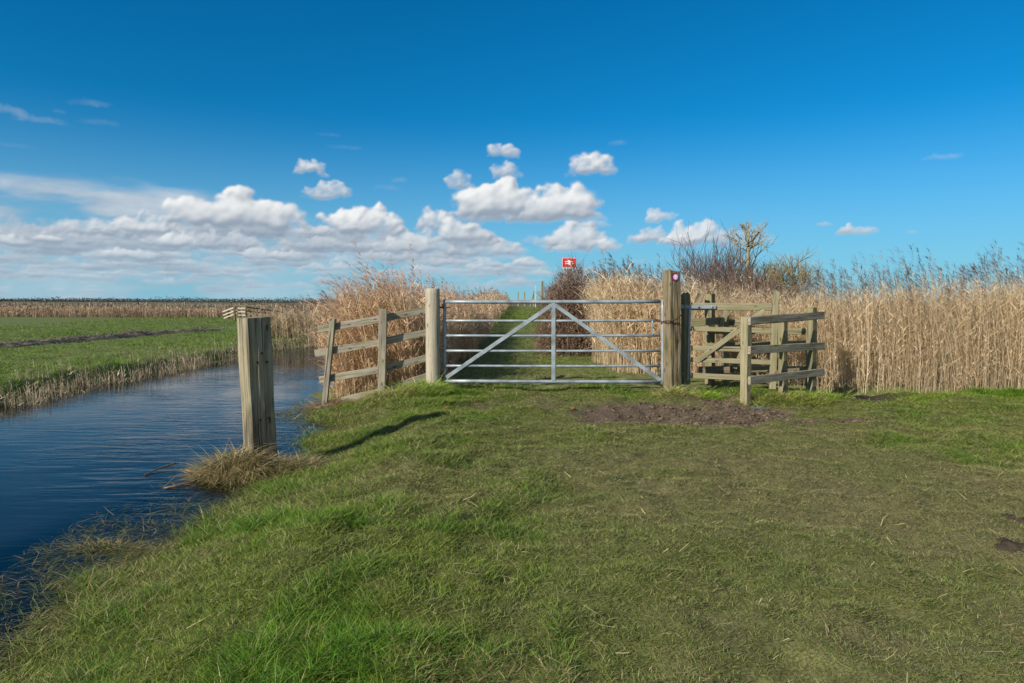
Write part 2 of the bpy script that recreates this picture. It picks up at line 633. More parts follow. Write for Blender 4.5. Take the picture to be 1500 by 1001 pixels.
w = np_mesh('water', np.stack([WX, WY, np.full_like(WX, WATER)], -1), Q, m, murk, None, True)
tag(w, kind='structure')

# ------------------------------------------------------------------ grass
GREEN, LUSH, OLIVE, STRAW, DARK = A(.245, .315, .036), A(.15, .30, .02), A(.25, .28, .085), A(.56, .45, .22), A(.08, .13, .016)


def unit(v):
    return v / (np.linalg.norm(v, axis=-1, keepdims=True) + 1e-9)


def turf_blades(rb, x, y, lmul=1., wmul=1., lift=1.):
    n = len(x)
    z = ground_z(x, y)
    lush, dead = turf(x, y)
    u = R.random(n)
    isdead = u < .04 + .36 * dead
    tone = R.random(n)[:, None]
    c = lerp(OLIVE, GREEN, np.clip(lush[:, None] * 1.1 + .35 * (tone - .5), 0, 1))
    c = lerp(c, LUSH, ss(.5, .9, lush)[:, None] * R.random(n)[:, None])
    c = np.where((R.random(n) < .09)[:, None], DARK, c)
    st = STRAW * R.uniform(.55, 1.15, n)[:, None]
    c = np.where(isdead[:, None], lerp(c, st, R.uniform(.4, 1, n)[:, None]), c)
    c = c * R.uniform(.72, 1.25, n)[:, None]
    clump = ss(.5, .72, fbm(x * 2.7, y * 2.7, 58, 3))
    c = np.where((R.random(n) < .75 * clump * (lush > .3))[:, None] & ~isdead[:, None], c * A(.62, .9, .5), c)
    L = (.018 + .032 * lush + .055 * clump * (lush * 1.1 + .1)) * R.uniform(.6, 1.5, n) * lmul
    a = R.uniform(0, 2 * PI, n)
    tilt = R.uniform(.25, 1.5, n) * lerp(1.5, .8, lush) / lift
    D = unit(np.stack([np.cos(a) * tilt, np.sin(a) * tilt, np.ones(n)], 1))
    B = np.stack([np.cos(a) * .35, np.sin(a) * .35, -R.uniform(.1, .5, n)], 1)
    W = R.uniform(.0018, .0034, n) * wmul
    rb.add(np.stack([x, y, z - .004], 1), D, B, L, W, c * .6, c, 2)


def mat_blades(rb, x, y, wmul=1.):
    """the trodden mat of short leaf ends under the standing blades"""
    n = len(x)
    lush, dead = turf(x, y)
    pal_ = np.array([(.20, .235, .05), (.25, .245, .09), (.15, .20, .03), (.36, .29, .15), (.09, .12, .025), (.22, .16, .085), (.28, .30, .11)])
    p_ = R.random(n) - .25 * (lush - .4) + .18 * (dead - .4)
    i = np.clip((np.array([2, 0, 4, 0, 1, 6, 1, 3, 5])[np.clip(p_ * 9, 0, 8).astype(int)]), 0, 6)
    c = pal_[i] * R.uniform(.6, 1.3, n)[:, None]
    a = R.uniform(0, 2 * PI, n)
    D = unit(np.stack([np.cos(a), np.sin(a), R.uniform(.08, .75, n)], 1))
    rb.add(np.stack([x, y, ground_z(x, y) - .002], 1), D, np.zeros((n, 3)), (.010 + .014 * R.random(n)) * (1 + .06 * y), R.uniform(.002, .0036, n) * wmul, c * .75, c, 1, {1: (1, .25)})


def sample_wedge(n, d0, d1, pw, half=.86, extra=.8):
    """points spread ahead of the viewer, thinning with distance"""
    u = R.random(n)
    p = 2 - pw
    d = (d0 ** p + u * (d1 ** p - d0 ** p)) ** (1 / p)
    x = R.uniform(-1, 1, n) * (half * d + extra)
    return x, d


rb = Ribbons()
x, y = sample_wedge(900000, 1.25, 9.9, 1.1)
s = x - edge_near(y)
keep = (s > .02 + .15 * R.random(len(x))) & (R.random(len(x)) > mud_mask(x, y) * .97)
keep &= R.random(len(x)) > .4 * ss(.64, .74, fbm(x * 2.6, y * 2.6, 57, 4))
hol = np.exp(-((x - 4.75) / .7) ** 2 - ((y - 9.4) / .38) ** 2) + ss(3.8, 4.6, x) * np.exp(-((y - 10.1) / .3) ** 2)
keep &= R.random(len(x)) > hol * 1.4
x, y = x[keep], y[keep]
turf_blades(rb, x, y, 1, .75 + .15 * y)
x, y = sample_wedge(1000000, 1.25, 9.9, 1.0)
k = (x - edge_near(y) > .04) & (R.random(len(x)) > mud_mask(x, y) * .96)
hol = np.exp(-((x - 4.75) / .7) ** 2 - ((y - 9.4) / .38) ** 2) + ss(3.8, 4.6, x) * np.exp(-((y - 10.1) / .3) ** 2)
k &= R.random(len(x)) > hol * 1.4
mat_blades(rb, x[k], y[k], .75 + .17 * y[k])
# the strip through and beyond the gate
n = 60000
y = 9.5 * (60 / 9.5) ** (R.random(n))
x = R.uniform(-1.6, 1.7, n) + .02 * (y - 9.5)
turf_blades(rb, x, y, 1.25 + y * .01, 1.0 + .16 * y)
n = 2600
x, y = sample_wedge(n, 1.5, 9.5, 1.0)
k = (x - edge_near(y) > .5) & (R.random(n) > .5 * mud_mask(x, y))
x, y = x[k], y[k]
n = len(x)
a = R.uniform(0, 2 * PI, n)
c = STRAW * R.uniform(.6, 1.5, n)[:, None]
rb.add(np.stack([x, y, ground_z(x, y) + R.uniform(.008, .035, n)], 1), np.stack([np.cos(a), np.sin(a), R.normal(.05, .25, n)], 1), R.normal(0, .2, (n, 3)), R.uniform(.03, .12, n), R.uniform(.002, .0045, n), c, c, 2)
n = 9000
y = 2.0 * (9.4 / 2.2) ** R.random(n)
x = edge_near(y) + R.normal(.06, .12, n)
k = R.random(n) < .15 + .9 * ss(.45, .6, fbm(x * 2.4 + 7, y * 2.4, 59, 3))
x, y = x[k], y[k]
turf_blades(rb, x, y, 1.5, 1.0 + .1 * y, 1.0)
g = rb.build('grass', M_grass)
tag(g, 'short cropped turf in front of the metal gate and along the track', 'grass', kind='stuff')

rb = Ribbons()
n = 150000
y = 6.5 * (54 / 6.5) ** (R.random(n) ** .8)
x = edge_far(y) - .15 - R.random(n) ** 1.1 * (y * .62 + 2)
turf = lambda x, y: (np.clip(.62 + .9 * (fbm(x * .5, y * .5, 71, 3) - .5), 0, 1), np.clip(.9 * ss(.5, .75, fbm(x * .35, y * .5, 72, 3)), 0, 1) * .5)
muckx = -13.4 + 1.2 * (fbm(y * .1, y * 0, 73, 2) - .5)
k = (x > -70) & (np.abs(x - muckx) > .8 * R.random(n) + .2)
turf_blades(rb, x[k], y[k], 1.3 + .012 * y[k], 1.2 + .16 * y[k], 1.4)
g = rb.build('meadow_grass', M_grass)
tag(g, 'green grazed meadow grass across the water on the left', 'grass', kind='stuff')

# ------------------------------------------------------------------ tussocks
def tussock(name, cx, cy, rx, ry, n, Lr, cols, label, droop=.8, w=.004, hump=.08):
    e = empty(name, (cx, cy, float(ground_z(cx, cy))), label, 'tussock', 'grass tussocks')
    r = np.sqrt(R.random(n))
    a = R.uniform(0, 2 * PI, n)
    x, y = cx + rx * r * np.cos(a), cy + ry * r * np.sin(a)
    z = ground_z(x, y) + hump * (1 - r * r) * R.uniform(.2, 1, n)
    a2 = a + R.normal(0, 1.3, n)
    tl = R.uniform(.1, .5, n) + r * .7
    D = unit(np.stack([np.cos(a2) * tl, np.sin(a2) * tl, np.ones(n)], 1))
    B = np.stack([np.cos(a2) * .5, np.sin(a2) * .5, -droop * R.uniform(.3, 1.1, n)], 1)
    c = np.array(cols)[R.choice(len(cols), n)] * R.uniform(.6, 1.4, n)[:, None] * 1.6
    B = B + R.normal(0, .35, (n, 3)) * A(1, 1, .4)
    rb = Ribbons()
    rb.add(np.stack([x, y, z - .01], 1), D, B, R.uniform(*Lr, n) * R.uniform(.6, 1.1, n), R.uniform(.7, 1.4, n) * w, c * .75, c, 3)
    rb.build('blades', M_grass, e)
    return e


HAY, HAY2 = A(.34, .27, .145), A(.22, .17, .085)
tussock('grass_tussock', -2.33, 5.69, .34, .24, 5500, (.12, .30), [HAY, HAY, HAY2, HAY2, A(.16, .17, .04), A(.08, .07, .03)],
        'shaggy straw-coloured grass tussock round the foot of the lone thick post by the water', .9, .005, .20)
tussock('grass_tussock', -1.95, 5.78, .34, .2, 2200, (.10, .24), [HAY, HAY2, A(.12, .13, .03)],
        'low trailing strands of dead grass just right of the thick post by the water', .9, .004, .08)
tussock('grass_tussock', -1.12, 9.12, .30, .22, 1500, (.10, .30), [LUSH, LUSH, GREEN, HAY],
        'bright green tuft at the foot of the round gatepost', .5, .006)
tussock('grass_tussock', -1.55, 8.95, .42, .26, 1500, (.10, .25), [HAY, HAY2, GREEN, OLIVE],
        'half dead grass tussock between the round gatepost and the post of the sloping fence', .8, .006)
tussock('grass_tussock', 2.18, 9.0, .28, .22, 1600, (.08, .22), [HAY, GREEN, OLIVE, HAY2],
        'straw and green tuft round the foot of the post with the purple disc', .6, .006)
tussock('grass_tussock', 2.62, 9.25, .28, .3, 1300, (.06, .15), [GREEN * .8, LUSH, OLIVE * .8],
        'green tuft below the hinge side of the small timber gate', .6, .006)
tussock('grass_tussock', 3.45, 8.55, .62, .3, 3600, (.05, .14), [HAY2, GREEN * .8, OLIVE * .8, GREEN * .7],
        'broad mound of rough grass under the lowest rail of the timber pen', .6, .006, .13)
tussock('grass_tussock', 4.05, 9.0, .4, .3, 2000, (.05, .14), [GREEN * .8, LUSH, OLIVE * .8, GREEN * .7],
        'bright green mound of grass at the far end of the timber pen', .6, .006, .1)
tussock('grass_tussock', -2.42, 3.95, .26, .13, 1500, (.05, .13), [HAY2, A(.16, .13, .05), A(.15, .17, .04)],
        'small drowned clump of brown grass in the shallows at the near end of the bank', .9, .0035, .07)

tussock('grass_tussock', -2.42, 9.22, .34, .16, 1300, (.10, .28), [HAY, HAY2, A(.20, .12, .07)],
        'rusty dead grass tangle at the foot of the leaning fence post in the ditch', .9, .006, .06)
tussock('grass_tussock', -1.98, 9.12, .30, .14, 1100, (.06, .2), [HAY2, A(.20, .12, .07), HAY],
        'dead brown grass tangle under the lowest rail of the sloping fence', .9, .006, .04)

# ------------------------------------------------------------------ reeds
T_STRAW = np.array([(.82, .65, .42), (.74, .56, .34), (.86, .72, .50), (.62, .46, .27), (.78, .60, .38)])
T_RUST = np.array([(.76, .54, .33), (.66, .45, .26), (.82, .62, .40), (.55, .37, .2), (.74, .56, .35)])


def reeds(rb, x, y, h, wind=(-.2, 0), pal=T_STRAW, plume=(.13, .085, .06), wid=1., nleaf=7, plumes=.5, leaf_l=(.16, .36), zb=None, low=.15):
    n = len(x)
    z = ground_z(x, y) - .02 if zb is None else zb
    wx_ = wind[0] * R.uniform(.2, 1.8, n)
    wy_ = wind[1] + R.normal(0, .05, n)
    D = unit(np.stack([R.normal(0, .085, n), R.normal(0, .085, n), np.ones(n)], 1))
    B = np.stack([wx_, wy_, -.25 * wx_ ** 2], 1)
    P = np.stack([x, y, z], 1)
    head = R.random(n) < plumes
    h = h * np.where(head, R.uniform(1.0, 1.16, n), 1)
    patch = lerp(.80, 1.12, fbm(x * 1.3, y * 1.3, 88, 3) * 1.6 - .3)
    base = pal[R.choice(len(pal), n)] * (R.uniform(.65, 1.1, n) * patch)[:, None]
    rb.add(P, D, B, h, R.uniform(.0045, .0085, n) * wid, base * .85, base, 3, STEM)
    for k in range(nleaf):
        t = R.uniform(low, .97, n) ** .8
        q = P + (D * t[:, None] + B * (t * t)[:, None]) * h[:, None]
        a = R.uniform(0, 2 * PI, n)
        bias = -1.2 if wind[0] < 0 else 0
        d = np.stack([np.cos(a) * .45 + bias * .35 * R.random(n) * abs(wind[0]) * 5 * .3, np.sin(a) * .45, R.uniform(.35, 1.1, n)], 1)
        b = np.stack([np.cos(a) * .3 + wx_, np.sin(a) * .3, -R.uniform(.1, 1.3, n) * .7], 1)
        c = pal[R.choice(len(pal), n)] * (R.uniform(.6, 1.25, n) * patch)[:, None]
        rb.add(q, unit(d), b, R.uniform(*leaf_l, n), R.uniform(.007, .014, n) * wid, c, c, 3)
    # feathery seed heads
    wid = np.broadcast_to(wid, n)
    m = head
    if m.any():
        P, D, B, hh, wid = P[m], D[m], B[m], h[m], wid[m]
        n = len(P)
        pc = np.array(plume) * R.uniform(.6, 1.35, n)[:, None]
        tan = unit(D + 2 * B)
        tip = P + (D + B) * hh[:, None]
        side = unit(np.stack([np.full(n, wind[0] - .05), R.normal(0, .08, n), np.full(n, -.05)], 1))
        size = R.uniform(.85, 1.5, n)
        for k in range(15):
            f = R.uniform(-.02, .17, n)
            q = tip + tan * f[:, None] * size[:, None]
            d = unit(tan * R.uniform(.5, 1.2, n)[:, None] + side * R.uniform(.1, .8, n)[:, None] + R.normal(0, .25, (n, 3)))
            b = side * .3 + np.array((0, 0, -.25))
            rb.add(q, d, b, R.uniform(.05, .11, n) * size, R.uniform(.008, .014, n) * wid, pc, pc * 1.15, 2, {2: (.6, 1, .2)})


def along(front, n, depth_scale, depth_max):
    """points behind a front line, densest at the front"""
    P = np.array(front, float)
    seg = np.linalg.norm(np.diff(P, axis=0), axis=1)
    cs = np.concatenate([[0], np.cumsum(seg)])
    t = R.random(n) * cs[-1]
    x, y = np.interp(t, cs, P[:, 0]), np.interp(t, cs, P[:, 1])
    i = np.clip(np.searchsorted(cs, t) - 1, 0, len(seg) - 1)
    d = np.diff(P, axis=0)[i] / seg[i][:, None]
    nrm = np.stack([-d[:, 1], d[:, 0]], 1)
    dep = np.minimum(R.exponential(depth_scale, n), depth_max * R.random(n) + depth_scale)
    dep = dep + .5 * (fbm(t * 1.7, t * 0, 91, 3) - .4)
    return x + nrm[:, 0] * dep + R.normal(0, .06, n), y + nrm[:, 1] * dep + R.normal(0, .06, n), dep


# right hand bed
rb = Ribbons()
front = [(2.6, 11.6), (3.7, 10.75), (4.6, 10.35), (6, 10.15), (9, 9.9), (14, 9.5), (20, 9)]
x, y, dep = along(front, 14000, .5, 3.0)
h = 1.30 + .065 * np.clip(x - 4.2, 0, 9) + .22 * (fbm(x * 1.1, y * 1.1, 81, 3) - .5) + R.normal(0, .13, len(x)) + .02 * dep
reeds(rb, x, y, h, (-.10, 0), T_STRAW, (.22, .16, .125), .62, 13, .16, (.08, .22), low=.03)
x = R.uniform(3.2, 26, 1600)
y = R.uniform(12, 21, 1600)
h = 1.36 + .05 * np.clip(x - 4.5, 0, 9) + R.normal(0, .12, 1600)
reeds(rb, x, y, h, (-.10, 0), T_STRAW, (.26, .19, .15), 1.6, 6, .12)
g = rb.build('reed_bed', M_reed)
tag(g, 'tall wall of straw-coloured reeds with dark seed heads behind the timber pen', 'reeds', kind='stuff')

# bed behind the metal gate, right of the track
rb = Ribbons()
front = [(2.2, 17), (1.95, 15), (1.75, 14.2), (1.72, 13.3), (2.0, 12.35), (2.9, 11.6)]
x, y, dep = along(front, 3600, .5, 1.6)
h = 1.60 + .10 * (fbm(x * .9, y * .9, 82, 2) - .5) + R.normal(0, .13, len(x)) - .35 * ss(1.9, 3.0, x) * ss(13, 11.8, y)
reeds(rb, x, y, h, (-.09, 0), T_STRAW, (.22, .145, .11), 1.1, 10, .06, (.16, .36))
x = R.uniform(2.3, 4.8, 500)
y = R.uniform(13.5, 20, 500)
reeds(rb, x, y, 1.55 + R.normal(0, .15, 500), (-.09, 0), T_STRAW, (.22, .15, .11), 1.5, 6, .10)
g = rb.build('reed_bed', M_reed)
tag(g, 'pale reeds seen through the right half of the metal gate, taller than the gate', 'reeds', kind='stuff')

# bed between ditch and track
rb = Ribbons()
front = [(-2.75, 12.5), (-2.7, 10.4), (-2.6, 9.75), (-1.9, 9.65), (-1.35, 9.8), (-1.15, 10.6), (-1.1, 13), (-1.0, 18), (-.85, 26)]
x, y, dep = along(front[::1], 5200, .45, 1.2)
h = 1.30 + .10 * (fbm(x * .9, y * .9, 83, 2) - .5) + R.normal(0, .14, len(x)) - .35 * ss(-2.0, -2.8, x) - .45 * ss(-1.7, -1.1, x) * ss(9.9, 11, y)
reeds(rb, x, y, h, (-.22, 0), T_RUST, (.50, .34, .23), 1.0, 9, .28, (.14, .34), low=.02)
n = 2400
y = 11 * (70 / 11) ** R.random(n)
x = R.uniform(-2.85, -1.1, n) + .015 * (y - 11)
reeds(rb, x, y, 1.22 + R.normal(0, .14, n) - .4 * ss(-1.9, -1.2, x - .015 * (y - 11)), (-.2, 0), T_RUST, (.46, .31, .21), 1 + .05 * y, 7, .25)
g = rb.build('reed_bed', M_reed)
tag(g, 'rusty windblown reeds behind the sloping rail fence beside the ditch', 'reeds', kind='stuff')

# reeds far down the right of the track
rb = Ribbons()
n = 900
y = R.uniform(21, 62, n)
x = 1.9 + .03 * (y - 20) + R.exponential(2.5, n)
reeds(rb, x, y, 1.5 + R.normal(0, .2, n), (-.15, 0), T_RUST * .8, (.16, .11, .09), 3, 6, .5)
g = rb.build('reed_bed', M_reed)
tag(g, 'distant brown reeds along the right of the grassy track', 'reeds', kind='stuff')

# far bank fringe
rb = Ribbons()
n = 6500
y = 7 * (27 / 7) ** R.random(n)
dens = ss(.42, .62, fbm(y * .5, y * 0 + 2, 85, 3))
x = edge_far(y) + R.normal(.22, .30, n)
k = R.random(n) < .05 + .8 * dens
x, y = x[k], y[k]
h = R.uniform(.08, .42, len(x)) * (.6 + .5 * ss(8, 20, y))
reeds(rb, x, y, h, (-.06, 0), np.array([(.52, .43, .28), (.42, .34, .22), (.6, .5, .34), (.3, .24, .15)]), (.2, .14, .1), 1.1, 1, 0, (.06, .16))
n = 900
y = R.normal(23.2, .55, n)
x = R.uniform(-8.6, -6.0, n)
reeds(rb, x, y, R.uniform(.5, .95, n), (-.08, 0), T_STRAW * .8, (.2, .14, .1), 1.6, 5, .1)
g = rb.build('bank_sedge', M_reed)
tag(g, 'dry broken sedge standing along the far edge of the ditch', 'sedge', kind='stuff')

# far brown reed belt behind the meadow
rb = Ribbons()
n = 9000
x = R.uniform(-75, -9, n)
y = 52.5 + R.exponential(4, n) + 2 * (fbm(x * .12, x * 0, 87, 2) - .5)
h = .72 + .45 * (fbm(x * .2, y * .2, 86, 3) - .5) + R.normal(0, .1, n)
reeds(rb, x, y, h, (-.05, 0), np.array([(.50, .35, .22), (.56, .42, .27), (.42, .27, .17), (.62, .50, .33)]), (.2, .13, .1), 5, 4, .1, (.12, .3))
n = 5000
x = R.uniform(-260, 0, n)
y = R.uniform(75, 200, n)
k = x < -12 - .1 * y
x, y = x[k], y[k]
reeds(rb, x, y, .7 + R.normal(0, .15, len(x)), (-.05, 0), np.array([(.52, .45, .28), (.46, .38, .23), (.4, .31, .19)]), (.2, .13, .1), 14, 3, 0, (.15, .4))
g = rb.build('reed_belt', M_reed)
tag(g, 'low russet reed belt along the back of the green meadow', 'reeds', kind='stuff')

# ------------------------------------------------------------------ litter in the shallows
rb = Ribbons()
n = 85000
y = 1.9 * (9.8 / 1.9) ** R.random(n)
s = .12 - R.random(n) ** 1.2 * lerp(.55, 1.15, fbm(y * .9, y * 0, 95, 3)) * 1.0
x = edge_near(y) + s
a = R.uniform(0, 2 * PI, n)
el = R.normal(.05, .12, n)
zz = np.maximum(ground_z(x, y), WATER + R.uniform(-.09, .016, n))
kp = R.random(n) < .16 + .30 * marsh_(y) + .9 * ss(.45, .6, fbm(x * 2.2, y * 2.2, 96, 3))
x, y, a, el, zz = x[kp], y[kp], a[kp], el[kp], zz[kp]
n = len(x)
D = np.stack([np.cos(a), np.sin(a), el], 1)
B = np.stack([R.normal(0, .3, n), R.normal(0, .3, n), -R.uniform(0, .1, n)], 1)
cols = np.array([(.20, .20, .06), (.12, .16, .034), (.36, .28, .13), (.09, .07, .03), (.24, .23, .09), (.10, .14, .04)])
c = cols[R.choice(len(cols), n)] * R.uniform(.5, 1.4, n)[:, None]
rb.add(np.stack([x, y, zz], 1), D, B, R.uniform(.03, .15, n), R.uniform(.0018, .004, n), c, c, 3)
n = 1500
y = R.uniform(7.6, 10, n)
x = edge_near(y) - R.random(n) * .9 + .5
a = R.uniform(0, 2 * PI, n)
c = cols[R.choice(len(cols), n)] * R.uniform(.5, 1.6, n)[:, None]
zz = np.maximum(ground_z(x, y), WATER + R.uniform(-.01, .02, n))
rb.add(np.stack([x, y, zz], 1), np.stack([np.cos(a), np.sin(a), R.normal(.06, .1, n)], 1), R.normal(0, .2, (n, 3)) * A(1, 1, .2),
       R.uniform(.05, .2, n), R.uniform(.006, .014, n), c, c, 2)
g = rb.build('water_weed', M_grass)
tag(g, 'drowned grass and weed floating in the shallows along the near bank', 'weed', kind='stuff')

for (pa, pb, bend, lab, cc) in (((212, 697), (258, 684), .02, 'straight dark reed stick floating left of the thick post', (.16, .085, .03)),
                            ((240, 716), (272, 694), -.1, 'curled orange-brown reed stalk floating left of the thick post', (.36, .19, .06))):
    ra, rb_ = ray(*pa), ray(*pb)
    ka, kb = (WATER - CAM_H) / ra.z, (WATER - CAM_H) / rb_.z
    a = np.array((ra.x * ka, ra.y * ka, WATER + .004))
    b = np.array((rb_.x * kb, rb_.y * kb, WATER + .03))
    t = np.linspace(0, 1, 9)[:, None]
    nn = np.array((-(b - a)[1], (b - a)[0], 0))
    tb = Tubes()
    tb.add(a + (b - a) * t + nn * (4 * t * (1 - t)) * bend * 4, np.linspace(.004, .008, 9), 6, cc)
    tag(tb.build('floating_stalk', M_twig), lab, 'stalk', 'floating stalks')

# dredged muck across the meadow
n1_, n2_ = 160, 15
yy = np.linspace(12, 30.5, n1_)
vv = np.linspace(-1, 1, n2_)
YY, VV = np.meshgrid(yy, vv, indexing='ij')
wd = .75 * (.55 + .9 * fbm(YY * .4, YY * 0, 74, 3))
XX = -13.4 + 1.2 * (fbm(YY * .1, YY * 0, 73, 2) - .5) + VV * wd
end = ss(30.5, 29, YY)
ZZ = ground_z(XX, YY) - .03 + end * (1 - VV ** 2) * (.06 + .12 * fbm(XX * 3, YY * 3, 75, 4))
ii = np.arange(n1_ - 1)[:, None] * n2_
jj = np.arange(n2_ - 1)[None]
Q = np.stack([ii + jj, ii + jj + 1, ii + n2_ + jj + 1, ii + n2_ + jj], -1).reshape(-1, 4)
cc = lerp(A(.035, .032, .03), A(.15, .125, .1), ss(.45, .7, fbm(XX * 4, YY * 4, 76, 4))[..., None])
g = np_mesh('dredged_muck', np.stack([XX, YY, ZZ], -1), Q, M_soil, cc, None, True)
tag(g, 'long strip of dark dredged mud and dead reed lying across the meadow', 'muck', kind='stuff')
rb = Ribbons()
n = 2600
y = R.uniform(12, 30.3, n)
x = -13.4 + 1.2 * (fbm(y * .1, y * 0, 73, 2) - .5) + R.normal(0, .35, n)
a = R.uniform(0, 2 * PI, n)
c = np.array([(.4, .33, .24), (.06, .05, .045), (.28, .22, .15), (.1, .085, .07)])[R.choice(4, n)]
rb.add(np.stack([x, y, ground_z(x, y) + R.uniform(.03, .14, n)], 1), np.stack([np.cos(a), np.sin(a), R.normal(.05, .25, n)], 1),
       R.normal(0, .15, (n, 3)), R.uniform(.1, .35, n), R.uniform(.012, .028, n), c, c, 2)
g = rb.build('dead_reed_litter', M_reed)
tag(g, 'broken dead reed stems strewn over the dark muck strip', 'litter', kind='stuff')

# mud clods
def lumps(pts, rad, colr, flat=.6):
    base = []
    for i in range(5):
        for j in range(8):
            ph, th = PI * (i + .5) / 5, 2 * PI * j / 8
            base.append((math.sin(ph) * math.cos(th), math.sin(ph) * math.sin(th), math.cos(ph)))
    base = np.array(base)
    qs = []
    for i in range(4):
        for j in range(8):
            qs.append((i * 8 + j, (i + 1) * 8 + j, (i + 1) * 8 + (j + 1) % 8, i * 8 + (j + 1) % 8))
    for c_ in (0, 32):
        q4 = [(c_ + 0, c_ + 1, c_ + 2, c_ + 3), (c_ + 0, c_ + 3, c_ + 4, c_ + 7), (c_ + 4, c_ + 5, c_ + 6, c_ + 7)]
        qs += q4 if c_ == 0 else [q[::-1] for q in q4]
    qs = np.array(qs)
    n = len(pts)
    V = base[None] * (1 + R.uniform(-.32, .32, (n, 40, 1)))
    V = V * rad[:, None, None] * np.stack([R.uniform(.7, 1.5, n), R.uniform(.7, 1.3, n), np.full(n, flat)], 1)[:, None]
    V = V + pts[:, None]
    Qs = (qs[None] + np.arange(n)[:, None, None] * 40).reshape(-1, 4)
    C = np.repeat((np.array(colr) * R.uniform(.6, 1.25, n)[:, None])[:, None], 40, 1)
    return V, Qs, C


n = 9000
x, y = R.uniform(-.6, 5.3, n), R.uniform(6.9, 9.8, n)
k = R.random(n) < mud_mask(x, y) * lerp(.15, .8, ss(.9, 1.9, x))
x, y = x[k], y[k]
rad = R.uniform(.004, .017, len(x)) * (1 + .8 * (R.random(len(x)) < .12))
V, Qs, C = lumps(np.stack([x, y, ground_z(x, y) + rad * .15], 1), rad, (.135, .098, .066))
g = np_mesh('mud_clods', V, Qs, M_soil, C)
tag(g, 'trodden clods of brown mud in front of the small timber gate', 'mud', kind='stuff')

for (px, py, lab) in ((654, 598, 'small orange brick fragment in the grass by the end of the long post shadow'),
                      (838, 602, 'small orange brick fragment at the edge of the mud before the metal gate')):
    r_ = ray(px, py)
    k = -CAM_H / r_.z
    x, y = r_.x * k, r_.y * k
    V, Qs, C = lumps(np.array([[x, y, float(ground_z(x, y)) + .002]]), np.array([.032]), (.4, .1, .05), .45)
    tag(np_mesh('brick_fragment', V, Qs, M_brick, C), lab, 'brick', 'brick fragments')
for (px, py, lab, rr) in ((1488, 757, 'farther of two small dark patches of dug earth in the open turf', .07),
                          (1480, 806, 'nearer of two small dark patches of dug earth in the open turf', .07)):
    r_ = ray(px, py)
    k = -CAM_H / r_.z
    x, y = r_.x * k, r_.y * k
    rr_, aa_ = np.meshgrid(np.linspace(.0, 1, 14), np.arange(28) * 2 * PI / 28, indexing='ij')
    rim = .07 * (.7 + .6 * vn(np.cos(aa_) * 1.6 + 9, np.sin(aa_) * 1.6 + px, 45))
    vx, vy = x + rr_ * rim * np.cos(aa_) * 1.3, y + rr_ * rim * np.sin(aa_)
    vz = ground_z(vx, vy) - .012 + (1 - rr_ ** 2) * (.008 + .05 * fbm(vx * 40, vy * 40, 46, 3))
    V = np.stack([vx, vy, vz], -1)
    i_, j_ = np.arange(13)[:, None] * 28, np.arange(28)[None]
    Qs = np.stack([i_ + j_, i_ + 28 + j_, i_ + 28 + (j_ + 1) % 28, i_ + (j_ + 1) % 28], -1).reshape(-1, 4)
    C = np.array((.05, .037, .024)) * (.6 + .8 * fbm(vx * 30, vy * 30, 47, 3))[..., None]
    tag(np_mesh('earth_mound', V, Qs, M_soil, C), lab, 'soil', 'dark earth patches')

# small blue-grey weed by the pen
rb = Ribbons()
cx, cy = 2.98, 8.2
n = 90
a = R.uniform(0, 2 * PI, n)
tl = R.uniform(.3, 1.4, n)
D = unit(np.stack([np.cos(a) * tl, np.sin(a) * tl, np.ones(n)], 1))
c = A(.30, .36, .36) * R.uniform(.6, 1.3, n)[:, None]
rb.add(np.stack([cx + R.normal(0, .05, n), cy + R.normal(0, .03, n), np.full(n, float(ground_z(cx, cy)))], 1), D, np.stack([np.cos(a) * .3, np.sin(a) * .3, -np.full(n, .5)], 1),
       R.uniform(.04, .13, n), R.uniform(.006, .014, n), c * .8, c, 3)
tag(rb.build('thistle', M_grass), 'small blue-grey thistle at the foot of the pen corner post', 'weed')

# ------------------------------------------------------------------ the thick lone post by the water
YP = 5.9
tp, bt = at(372, 465, YP), at(383, 690, YP)
e = empty('wooden_post', bt, 'thick square timber post leaning over a straw tussock at the water edge', 'post')
ang = math.radians(46)
nrm = np.array((math.sin(ang), -math.cos(ang), 0))
Wd, Td = .225, .185
W2, T2 = Wd / 2, Td / 2
c = .012
sect = [(-W2 + c, -T2), (0, -T2 - .001), (W2 - c, -T2), (W2, -T2 + c), (W2, .02), (W2 - .004, .024), (W2, .028), (W2, T2 - c), (W2 - c, T2), (.03, T2), (.024, T2 - .012), (.018, T2),
        (-.02, T2), (-.024, T2 - .006), (-.028, T2), (-W2 + c, T2), (-W2, T2 - c), (-W2, .012), (-W2 + .005, .008), (-W2, .004), (-W2, -T2 + c)]
board('timber', bt, tp, Wd, Td, nrm, W_sleeper, e, c, .005, 26, sect, (.04, -.03))
axis_ = (tp - bt) / np.linalg.norm(tp - bt)
sv = np.cross(axis_, nrm)
sv /= np.linalg.norm(sv)
n_ = nrm - axis_ * np.dot(nrm, axis_)
n_ /= np.linalg.norm(n_)
Lp = np.linalg.norm(tp - bt)
for (f, u) in ((.77, -.01), (.715, .035), (.712, -.055), (.345, .03), (.35, -.045)):
    p = bt + axis_ * f * Lp - sv * u + n_ * (T2 - .004)
    tb = Tubes()
    tb.add([p, p + n_ * .0065], [.011, .009], 10, (.01, .01, .01))
    tb.build('bolt_hole', M_dark, e)

